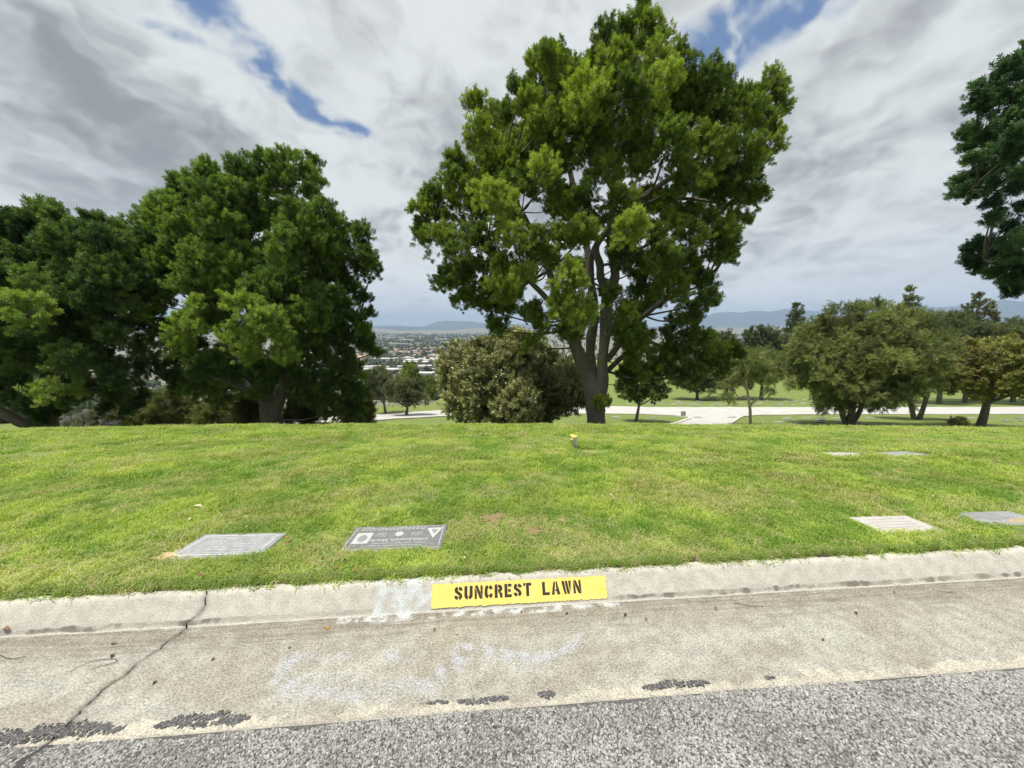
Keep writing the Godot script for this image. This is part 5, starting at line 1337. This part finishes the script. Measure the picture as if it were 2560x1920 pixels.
	small_tree("rounded_bush", "olive brown mounded bush seen under the left trees", Vector3(-22.8, -5.15, -24.0), Vector3(0, 1.15, 0), 2.1, 1.55, 34, bushy, 4, 0.07, "", "bush", 0.8)
	small_tree("rounded_bush", "straggly olive bush at the right foot of the mounded bush", Vector3(-18.9, -4.95, -23.0), Vector3(0, 0.95, 0), 1.2, 1.0, 18, bushy, 4, 0.05, "", "bush", 0.8)
	small_tree("rounded_bush", "small grey bush beside the lilac flowering shrub", Vector3(-24.9, -4.95, -23.0), Vector3(0, 0.5, 0), 1.0, 0.75, 14, bushy, 4, 0.04, "", "bush", 0.9)
	small_tree("rounded_bush", "olive bush left of the broad tree's trunk", Vector3(-12.9, -3.7, -18.0), Vector3(0, 1.0, 0), 0.8, 0.95, 16, bushy, 4, 0.05, "", "bush", 0.9)
	small_tree("rounded_bush", "dark olive bush right of the broad tree's trunk", Vector3(-10.5, -3.75, -18.5), Vector3(0, 1.1, 0), 0.9, 1.0, 16, bushy, 4, 0.05, "", "bush", 0.9)
	small_tree("rounded_bush", "brownish bush at the right edge of the broad tree", Vector3(-8.1, -3.85, -19.0), Vector3(0, 0.95, 0), 0.85, 1.1, 16, bushy, 4, 0.05, "", "bush", 0.9)
	var silver := bushy.duplicate()
	silver.dark = Color(0.131, 0.164, 0.131)
	silver.light = Color(0.364, 0.420, 0.350)
	small_tree("silver_bush", "silvery bush behind the leaning branch at the left edge", Vector3(-41.8, -6.3, -30.0), Vector3(0, 1.3, 0), 2.8, 2.1, 36, silver, 4, 0.06, "", "bush", 0.9)
	small_tree("silver_bush", "silvery bush seen between the two left trees", Vector3(-35.3, -6.3, -30.0), Vector3(0, 1.2, 0), 1.6, 1.4, 22, silver, 4, 0.06, "", "bush", 0.9)
	var lilac := bushy.duplicate()
	lilac.odd = Color(0.36, 0.32, 0.50)
	lilac.odd_share = 0.6
	small_tree("lilac_shrub", "low shrub covered in pale lilac flowers under the left trees", Vector3(-25.5, -4.7, -22.0), Vector3(0, 0.4, 0), 1.5, 0.6, 22, lilac, 4, 0.04, "", "shrub", 0.9)
	# right side
	var deep := dusky.duplicate()
	deep.sprig = broad
	deep.dark = Color(0.040, 0.073, 0.019)
	deep.light = Color(0.140, 0.189, 0.042)
	deep.size = 1.5
	deep.tuft = 0.36
	deep.lobe = 0.6
	small_tree("dark_tree", "small dark green tree on the grass island behind the tall tree", Vector3(9.97, -5.95, -29.0), Vector3(0.1, 3.1, 0), 2.3, 2.2, 34, deep, 1, 0.14, "", "tree", 0.5)
	var weeping := dusky.duplicate()
	weeping.dark = Color(0.111, 0.138, 0.048)
	weeping.light = Color(0.350, 0.378, 0.140)
	weeping.lean = Vector3(0, -0.15, 0)
	weeping.lobe = 1.0
	weeping.tuft = 0.38
	weeping.size = 1.5
	small_tree("bushy_tree", "big olive green bushy tree with several trunks right of the young tree", Vector3(25.15, -5.7, -27.0), Vector3(0.0, 4.9, 0), 5.3, 4.5, 90, weeping, 5, 0.2, "", "tree", 1.0)
	var shady := weeping.duplicate()
	shady.lobe = 0.8
	small_tree("bushy_tree", "olive tree with a forked dark trunk between the bushy and the round tree", Vector3(36.9, -6.75, -33.0), Vector3(-0.6, 4.6, 0), 3.4, 3.0, 34, shady, 2, 0.2, "", "tree", 0.5)
	var rusty := weeping.duplicate()
	rusty.sprig = broad
	rusty.lean = Vector3(0, 0.5, 0)
	rusty.dark = Color(0.125, 0.138, 0.040)
	rusty.light = Color(0.406, 0.392, 0.119)
	rusty.odd = Color(0.30, 0.19, 0.06)
	rusty.odd_share = 0.10
	rusty.lobe = 0.85
	small_tree("round_tree", "round-headed yellowish bronze tree on a single trunk at the right", Vector3(33.78, -5.6, -26.0), Vector3(-0.4, 4.0, 0), 3.9, 2.75, 46, rusty, 1, 0.26, "", "tree", 0.45)
	var pale := lime.duplicate()
	pale.size = 1.4
	pale.tuft = 0.3
	pale.density = 1.5
	pale.lean = Vector3(0, -0.2, 0)
	pale.bark = M.pale_bark
	o = thing("young_tree", "slender young tree with pale twisting branches and thin yellow-green leaves", "tree", BASE_F)
	wood(o, YOUNG_LIMBS, M.pale_bark, 8)
	crown(o, YOUNG_LIMBS, YOUNG_LOBES, pale)
	# beyond the lower road
	var far := dusky.duplicate()
	far.size = 2.6
	far.tuft = 0.65
	far.lobe = 1.5
	far.per = 6
	far.dark = Color(0.059, 0.076, 0.035)
	far.light = Color(0.210, 0.238, 0.105)
	var names := ["dark spreading tree beyond the lower road, behind the tall tree's low bough", "second dark spreading tree beyond the lower road", "yellow-green tree beyond the lower road, behind the young tree"]
	var spots := [[Vector3(31.5, -10.6, -62.0), 4.4, 3.0, 3.6], [Vector3(37.6, -10.8, -64.0), 4.6, 3.2, 4.2], [Vector3(43.0, -10.7, -63.0), 5.0, 3.6, 5.4]]
	for i in 3:
		var look := far.duplicate()
		if i == 2:
			look.dark = Color(0.079, 0.103, 0.034)
			look.light = Color(0.238, 0.280, 0.091)
		small_tree("spreading_tree", names[i], spots[i][0], Vector3(-0.8, spots[i][3], 0), spots[i][1], spots[i][2], 30, look, 1, 0.3)
	var hedge := [[61.0, -52.0, 8.6, 3.6, 4.6, "dark tree behind the bushy tree's right shoulder"], [68.4, -55.0, 8.4, 4.2, 4.6, "dark tree in the line behind the bronze tree, left"], [77.0, -56.0, 8.4, 4.4, 4.4, "dark tree in the line behind the bronze tree, middle"], [71.5, -49.0, 7.9, 3.9, 4.0, "dark tree in the line behind the bronze tree, at the right edge"], [84.0, -58.0, 8.4, 4.6, 4.6, "dark tree in the line beyond the right edge"]]
	for e in hedge:
		small_tree("spreading_tree", e[5], on_ground(e[0], e[1], -0.1), Vector3(-1.8, e[2], 0), e[3], e[4], 30, far, 1, 0.3)
	var cone := far.duplicate()
	cone.sprig = fern.sprig
	cone.dark = Color(0.066, 0.089, 0.040)
	cone.light = Color(0.252, 0.280, 0.119)
	cone.lobe = 1.1
	cone.lean = Vector3(0, 0.4, 0)
	for e in [[65.7, -60.0, 12.4, 2.9, 5.6, "dark pointed conifer rising behind the bushy tree"], [76.8, -60.0, 12.4, 4.8, 4.6, "yellowish pointed conifer rising behind the bronze tree"]]:
		var look := cone.duplicate()
		if e[3] > 4.0:
			look.dark = Color(0.092, 0.105, 0.040)
			look.light = Color(0.294, 0.294, 0.126)
		conifer(e[5], on_ground(e[0], e[1], -0.1), Vector3(-2.8, e[2], 0), e[3], e[4], look)
	var distant := cone.duplicate()
	distant.size = 6.0
	distant.tuft = 1.5
	distant.lobe = 2.2
	conifer("tall pointed conifer on the far slope between young tree and bushy tree", on_ground(100.8, -130.0, -0.2), Vector3(-2.8, 9.6, 0), 5.4, 10.0, distant)
	var misty := distant.duplicate()
	misty.dark = far.dark
	misty.light = far.light
	small_tree("spreading_tree", "grey round tree on the far slope left of the tall conifer", on_ground(86.0, -125.0, -0.2), Vector3(-2.5, 7.5, 0), 6.4, 6.0, 28, misty, 1, 0.4)
	small_tree("spreading_tree", "light green tree on the far slope at the conifer's left foot", on_ground(94.0, -128.0, -0.2), Vector3(-2.5, 5.6, 0), 4.4, 4.4, 20, misty, 1, 0.4)
	small_tree("spreading_tree", "dark tree on the far slope behind the tall tree's low bough", on_ground(70.0, -120.0, -0.2), Vector3(-2.5, 6.0, 0), 5.5, 5.0, 20, misty, 1, 0.4)
	# rose bush with one red bloom
	var rose := bushy.duplicate()
	rose.size = 0.9
	rose.tuft = 0.16
	rose.lobe = 0.2
	var rb := small_tree("rose_bush", "small rose bush with a red bloom at the right end of the brow", Vector3(30.8, -5.3, -25.0), Vector3(0, 0.36, 0), 0.38, 0.3, 8, rose, 3, 0.015, "", "bush", 0.8)
	for p in [Vector3(0.4, 0.66, 0.1), Vector3(0.36, 0.6, 0.2)]:
		var st := begin(false)
		for n in 12:
			var dir := Vector3(cos(n * 2.4), 0.3 + 0.5 * (n % 3), sin(n * 2.4)).normalized()
			var side := dir.cross(Vector3.UP).normalized() * 0.05
			for v in [p, p + dir * 0.07 + side, p + dir * 0.12, p, p + dir * 0.12, p + dir * 0.07 - side]:
				st.add_vertex(v)
		put("red_bloom", finish(st, false), M.red, rb)

func conifer(label: String, base: Vector3, centre: Vector3, rx: float, ry: float, look: Dictionary) -> void:
	var o := thing("conifer", label, "tree", base)
	var lobes := []
	var tiers := 9
	for i in tiers:
		var k := float(i) / (tiers - 1)
		var n := maxi(1, int(8 * (1.0 - k * 0.85)))
		for j in n:
			var a := TAU * j / n + i * 0.7 + rng.randf_range(-0.3, 0.3)
			var out := rx * (1.0 - 0.9 * k) * rng.randf_range(0.55, 0.9)
			lobes.append([centre.x + cos(a) * out, centre.y - ry * 0.85 + 1.8 * ry * k, sin(a) * out, look.lobe * (1.15 - 0.5 * k)])
	var limbs := [[[0, -0.3, 0, 0.4], [centre.x * 0.3, 1.5, 0, 0.34], [centre.x, centre.y, 0, 0.2], [centre.x, centre.y + ry * 0.9, 0, 0.05]]]
	wood(o, limbs, look.bark, 8)
	crown(o, limbs, lobes, look)

# ------------------------------------------------------------------ the town in the valley
func house_mesh(l: float, w: float, h: float, roof: float) -> ArrayMesh:
	var st := SurfaceTool.new()
	st.begin(Mesh.PRIMITIVE_TRIANGLES)
	var mesh := ArrayMesh.new()
	var c := [Vector3(-l, 0, -w), Vector3(l, 0, -w), Vector3(l, 0, w), Vector3(-l, 0, w)]
	for i in 4:
		var n := (i + 1) % 4
		quad(st, c[i], c[n], c[n] + Vector3(0, h, 0), c[i] + Vector3(0, h, 0))
	st.commit(mesh)
	st = SurfaceTool.new()
	st.begin(Mesh.PRIMITIVE_TRIANGLES)
	var e := 1.08
	var a := [Vector3(-l * e, h, -w * e), Vector3(l * e, h, -w * e), Vector3(l * e, h, w * e), Vector3(-l * e, h, w * e)]
	var p := Vector3(-l * 0.55, h + roof, 0)
	var q := Vector3(l * 0.55, h + roof, 0)
	quad(st, a[0], a[1], q, p)
	quad(st, a[2], a[3], p, q)
	for v in [a[1], a[2], q, a[3], a[0], p]:
		st.add_vertex(v)
	st.commit(mesh)
	return mesh

func plain_y(x: float, z: float) -> float:
	return -82.4 + 3.0 * bumps.get_noise_2d(x * 0.06, z * 0.06)

func make_town() -> void:
	var walls := [plain(Color(0.55, 0.5, 0.42)), plain(Color(0.62, 0.6, 0.55)), plain(Color(0.45, 0.38, 0.32))]
	var roofs := [plain(Color(0.36, 0.20, 0.14)), plain(Color(0.42, 0.28, 0.21)), plain(Color(0.30, 0.26, 0.24))]
	var kinds := []
	for i in 3:
		var m := house_mesh(8.0 + i * 1.5, 6.0, 5.2 + i * 0.6, 2.6)
		m.surface_set_material(0, walls[i])
		m.surface_set_material(1, roofs[i])
		kinds.append(m)
	var labels := ["small distant house with a terracotta roof in the valley estate", "small distant house with a pinkish tan roof in the valley estate", "small distant house with a grey-brown roof in the valley estate"]
	# sectors seen between the trees: slope of sight to the left and right, distances, spacing
	var n := 0
	for sector in [[-0.44, -0.06, 1020.0, 1560.0, 33.0], [0.52, 0.76, 1300.0, 2100.0, 52.0]]:
		var d: float = sector[2]
		while d < sector[3]:
			var x: float = sector[0] * d
			while x < sector[1] * d:
				var xx := x + rng.randf_range(-6, 6)
				var zz := -d + rng.randf_range(-7, 7)
				x += sector[4] * (0.8 if rng.randf() < 0.7 else 1.6)
				if patches.get_noise_2d(xx, zz) < -0.12 or n >= 290:
					continue
				n += 1
				var k := rng.randi() % 3
				var o := MeshInstance3D.new()
				o.mesh = kinds[k]
				o.name = numbered("house")
				add_child(o)
				o.position = Vector3(xx, plain_y(xx, zz) - 0.3, zz)
				o.rotation.y = rng.randf_range(-0.25, 0.25) + (PI / 2 if rng.randf() < 0.35 else 0.0)
				tag(o, labels[k], "house", "houses of the valley estate, " + ["terracotta roofs", "tan roofs", "grey roofs"][k])
			d += sector[4] * 1.05
	# long pale sheds and larger blocks
	var shed := house_mesh(1.0, 1.0, 1.0, 0.06)
	shed.surface_set_material(0, plain(Color(0.5, 0.5, 0.49)))
	shed.surface_set_material(1, plain(Color(0.56, 0.56, 0.55)))
	var block := house_mesh(1.0, 1.0, 1.0, 0.08)
	block.surface_set_material(0, plain(Color(0.36, 0.36, 0.35)))
	block.surface_set_material(1, plain(Color(0.42, 0.42, 0.42)))
	var m := 0
	for k in 110:
		var right := k % 3 == 0
		var d := rng.randf_range(600.0, 960.0) if k < 62 else rng.randf_range(1600.0, 4600.0)
		if right:
			d = rng.randf_range(900.0, 5200.0)
		var x := d * (rng.randf_range(0.50, 0.82) if right else rng.randf_range(-0.46, -0.02))
		var o := MeshInstance3D.new()
		o.mesh = shed if k % 2 == 0 else block
		o.name = numbered("warehouse")
		add_child(o)
		o.position = Vector3(x, plain_y(x, -d) - 0.5, -d)
		o.rotation.y = rng.randf_range(-0.2, 0.2)
		var big := 1.0 + d / 2500.0
		o.scale = Vector3(rng.randf_range(9, 24) * big, rng.randf_range(5, 8) * big, rng.randf_range(7, 13) * big)
		tag(o, "long pale flat-roofed shed in the hazy valley" if k % 2 == 0 else "grey flat-roofed block in the hazy valley", "warehouse", "pale sheds in the valley" if k % 2 == 0 else "grey blocks in the valley")
	# town trees
	var st := begin(false)
	var r := RandomNumberGenerator.new()
	r.seed = 4
	for k in 70:
		var d := Vector3(r.randf_range(-1, 1), r.randf_range(-0.8, 1), r.randf_range(-1, 1)).normalized() * r.randf_range(0.6, 1.0)
		var u := d.cross(Vector3(r.randf(), r.randf(), 0.3)).normalized() * 0.34
		var v := d.cross(u).normalized() * 0.3
		d.y += 1.0
		quad(st, d - u, d + v, d + u, d - v)
	var mesh := finish(st, false)
	var places := []
	var tints := PackedColorArray()
	for k in 26000:
		var right := k % 3 == 0
		var d := 430.0 + 6000.0 * pow(rng.randf(), 2.0)
		var x := d * (rng.randf_range(0.42, 0.95) if right else rng.randf_range(-0.55, 0.05))
		if k % 3 == 1:
			x = d * rng.randf_range(-1.5, 1.4)
		if patches.get_noise_2d(x * 0.8 + 300.0, d * 1.4) < -0.05 and rng.randf() < 0.8:
			continue
		var size := rng.randf_range(2.6, 6.0) * (1.0 + d / 6000.0)
		places.append(Transform3D(Basis(Vector3.UP, rng.randf() * TAU).scaled(Vector3(size, size * rng.randf_range(0.8, 1.3), size)), Vector3(x, maxf(plain_y(x, -d), ground(x, -d) if d < 470.0 else -90.0) - 0.5, -d)))
		tints.append(Color(0.035, 0.05, 0.022).lerp(Color(0.11, 0.13, 0.06), rng.randf()))
	var o := scatter("valley_trees", mesh, tinted(0.8), places, tints)
	tag(o, "mass of small trees spread through the hazy valley town", "trees")
	o.set_meta("kind", "stuff")
	# pylons
	for p in [[-0.118, 2050.0, 34.0, "tall thin pylon in the valley, left of the big shrub's top"], [-0.045, 2300.0, 48.0, "taller thin pylon in the valley just above the big shrub"]]:
		var x: float = p[0] * p[1]
		var t := thing("pylon", p[3], "pylon", Vector3(x, plain_y(x, -p[1]), -p[1]))
		st = begin(false)
		for c in [Vector2(-1, -1), Vector2(1, -1), Vector2(1, 1), Vector2(-1, 1)]:
			tube(st, [[c.x * 4.0, 0, c.y * 4.0, 0.35], [c.x * 1.2, p[2] * 0.7, c.y * 1.2, 0.3], [c.x * 0.3, p[2], c.y * 0.3, 0.25]], 4)
		put("lattice", finish(st, false), M.paper, t)
		for hgt in [0.72, 0.85]:
			st = begin(false)
			tube(st, [[-6, p[2] * hgt, 0, 0.25], [6, p[2] * hgt, 0, 0.25]], 4)
			put("cross_arm", finish(st, false), M.paper, t)

# ------------------------------------------------------------------
func _ready() -> void:
	rng.seed = 12
	bumps.noise_type = FastNoiseLite.TYPE_SIMPLEX
	bumps.frequency = 0.02
	bumps.seed = 5
	bumps.fractal_octaves = 3
	patches.noise_type = FastNoiseLite.TYPE_SIMPLEX
	patches.frequency = 0.004
	patches.seed = 8

	var cam := Camera3D.new()
	cam.name = "camera"
	add_child(cam)
	cam.position = Vector3(0, 1.55, 0)
	cam.rotation_degrees = Vector3(-8.5, 0, 0)
	cam.fov = 92.0
	cam.near = 0.05
	cam.far = 30000.0

	var env := Environment.new()
	env.background_mode = Environment.BG_SKY
	var sky := Sky.new()
	var pano := PanoramaSkyMaterial.new()
	pano.panorama = make_sky()
	sky.sky_material = pano
	env.sky = sky
	env.tonemap_mode = Environment.TONE_MAPPER_LINEAR
	env.tonemap_exposure = 1.9
	env.sdfgi_enabled = true
	env.ssao_enabled = true
	env.ssil_enabled = true
	env.fog_enabled = true
	env.fog_density = 0.00009
	env.fog_light_color = Color(0.74, 0.86, 1.0)
	var we := WorldEnvironment.new()
	we.name = "environment"
	we.environment = env
	add_child(we)

	var sun := DirectionalLight3D.new()
	sun.name = "sun"
	sun.light_energy = 0.95
	sun.light_angular_distance = 12.0
	sun.light_color = Color(1.0, 0.965, 0.91)
	sun.shadow_enabled = true
	add_child(sun)
	sun.look_at_from_position(Vector3.ZERO, Vector3(0.32, -1.0, -0.14), Vector3.RIGHT)
	print("sky ", Time.get_ticks_msec() - started)

	var rough_relief := grey(256, 0.08, 4, 6)
	M.concrete = surface(toned(512, Color(0.40, 0.38, 0.31), Color(0.34, 0.31, 0.23), Color(0.46, 0.44, 0.37), 0.012, 0.09, 0.25, 2), 0.92, 0.8)
	M.asphalt = surface(toned(512, Color(0.05, 0.05, 0.05), Color(0.09, 0.09, 0.09), Color(0.24, 0.24, 0.235), 0.02, 0.14, 0.6, 3), 0.95, 1.6)
	M.stone = tinted(0.85)
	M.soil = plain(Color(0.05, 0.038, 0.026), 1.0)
	M.lawn = surface(toned(1024, Color(0.10, 0.165, 0.026), Color(0.175, 0.235, 0.045), Color(0.21, 0.20, 0.075), 0.008, 0.06, 0.5, 4), 0.95, 0.11)
	M.plain = surface(toned(1024, Color(0.10, 0.115, 0.07), Color(0.20, 0.19, 0.14), Color(0.33, 0.30, 0.24), 0.012, 0.05, 0.35, 5), 0.95, 0.0006)
	M.hill = surface(toned(512, Color(0.04, 0.05, 0.04), Color(0.065, 0.07, 0.055), Color(0.085, 0.08, 0.06), 0.012, 0.05, 0.3, 6), 0.95, 0.0004)
	M.pale_road = surface(toned(512, Color(0.44, 0.44, 0.43), Color(0.52, 0.52, 0.505), Color(0.38, 0.38, 0.37), 0.008, 0.05, 0.12, 7), 0.92, 0.08)
	M.pale_kerb = surface(toned(256, Color(0.50, 0.49, 0.45), Color(0.56, 0.55, 0.51), Color(0.42, 0.40, 0.36), 0.02, 0.08, 0.15, 8), 0.92, 0.5)
	M.bark = surface(toned(512, Color(0.10, 0.088, 0.07), Color(0.17, 0.152, 0.125), Color(0.27, 0.25, 0.21), 0.02, 0.10, 0.4, 9), 0.95, 1.1, grey(256, 0.05, 4, 44), 3.0)
	M.bark.uv1_scale = Vector3(1.6, 0.45, 1.6)
	M.pale_bark = surface(toned(256, Color(0.30, 0.25, 0.19), Color(0.40, 0.34, 0.27), Color(0.22, 0.18, 0.14), 0.03, 0.1, 0.2, 10), 0.9, 1.5)
	M.blade = tinted(0.5, Color(0.9, 0.95, 0.65))
	M.granite_pale = surface(toned(512, Color(0.27, 0.28, 0.30), Color(0.36, 0.37, 0.39), Color(0.20, 0.21, 0.23), 0.012, 0.10, 0.5, 11), 0.55, 1.7)
	M.granite_dark = surface(toned(512, Color(0.165, 0.17, 0.18), Color(0.215, 0.22, 0.23), Color(0.13, 0.135, 0.145), 0.012, 0.12, 0.35, 12), 0.42, 2.0)
	M.granite_mid = surface(toned(512, Color(0.24, 0.245, 0.26), Color(0.30, 0.305, 0.32), Color(0.19, 0.195, 0.21), 0.012, 0.12, 0.35, 13), 0.6, 2.0)
	M.granite_white = surface(toned(512, Color(0.44, 0.435, 0.42), Color(0.51, 0.50, 0.48), Color(0.36, 0.355, 0.345), 0.012, 0.12, 0.2, 14), 0.7, 1.6)
	M.granite_tan = surface(toned(512, Color(0.36, 0.30, 0.20), Color(0.42, 0.36, 0.25), Color(0.28, 0.22, 0.14), 0.012, 0.12, 0.3, 15), 0.85, 1.6)
	M.granite_faint = plain(Color(0.37, 0.37, 0.37), 0.8)
	M.engraved = plain(Color(0.44, 0.46, 0.47), 0.9)
	M.chalk = plain(Color(0.48, 0.50, 0.53), 0.9)
	M.yellow = surface(toned(512, Color(0.78, 0.60, 0.13), Color(0.84, 0.67, 0.19), Color(0.66, 0.50, 0.16), 0.012, 0.06, 0.16, 16), 0.75, 2.2, rough_relief, 0.15)
	M.black_paint = surface(toned(256, Color(0.018, 0.016, 0.014), Color(0.03, 0.027, 0.022), Color(0.05, 0.042, 0.025), 0.03, 0.12, 0.3, 17), 0.8, 4.0)
	M.paper = plain(Color(0.62, 0.6, 0.58), 0.8)
	M.vase = plain(Color(0.5, 0.52, 0.5), 0.6)
	M.earth = surface(toned(256, Color(0.20, 0.135, 0.08), Color(0.32, 0.23, 0.13), Color(0.12, 0.08, 0.05), 0.03, 0.12, 0.5, 18), 1.0, 3.0)
	M.sand = surface(toned(256, Color(0.50, 0.38, 0.22), Color(0.58, 0.46, 0.29), Color(0.38, 0.28, 0.15), 0.03, 0.12, 0.4, 19), 1.0, 3.0)
	M.petal = plain(Color(0.75, 0.6, 0.12), 0.7)
	M.iron = plain(Color(0.03, 0.03, 0.03), 0.6)
	M.red = plain(Color(0.55, 0.04, 0.04), 0.6)
	M.leaf_orange = plain(Color(0.36, 0.19, 0.06), 0.8)
	M.leaf_brown = plain(Color(0.20, 0.12, 0.06), 0.8)
	M.leaf_dark = plain(Color(0.05, 0.04, 0.03), 0.8)
	M.leaf_pale = plain(Color(0.55, 0.49, 0.34), 0.8)
	print("materials ", Time.get_ticks_msec() - started)

	make_land()
	make_lower_roads()
	make_street()
	print("land ", Time.get_ticks_msec() - started)
	make_panel()
	make_markers()
	make_grass()
	print("grass ", Time.get_ticks_msec() - started)
	make_trees()
	print("trees ", Time.get_ticks_msec() - started)
	make_town()
	make_flowers()
	make_litter()
	print("done ", Time.get_ticks_msec() - started)
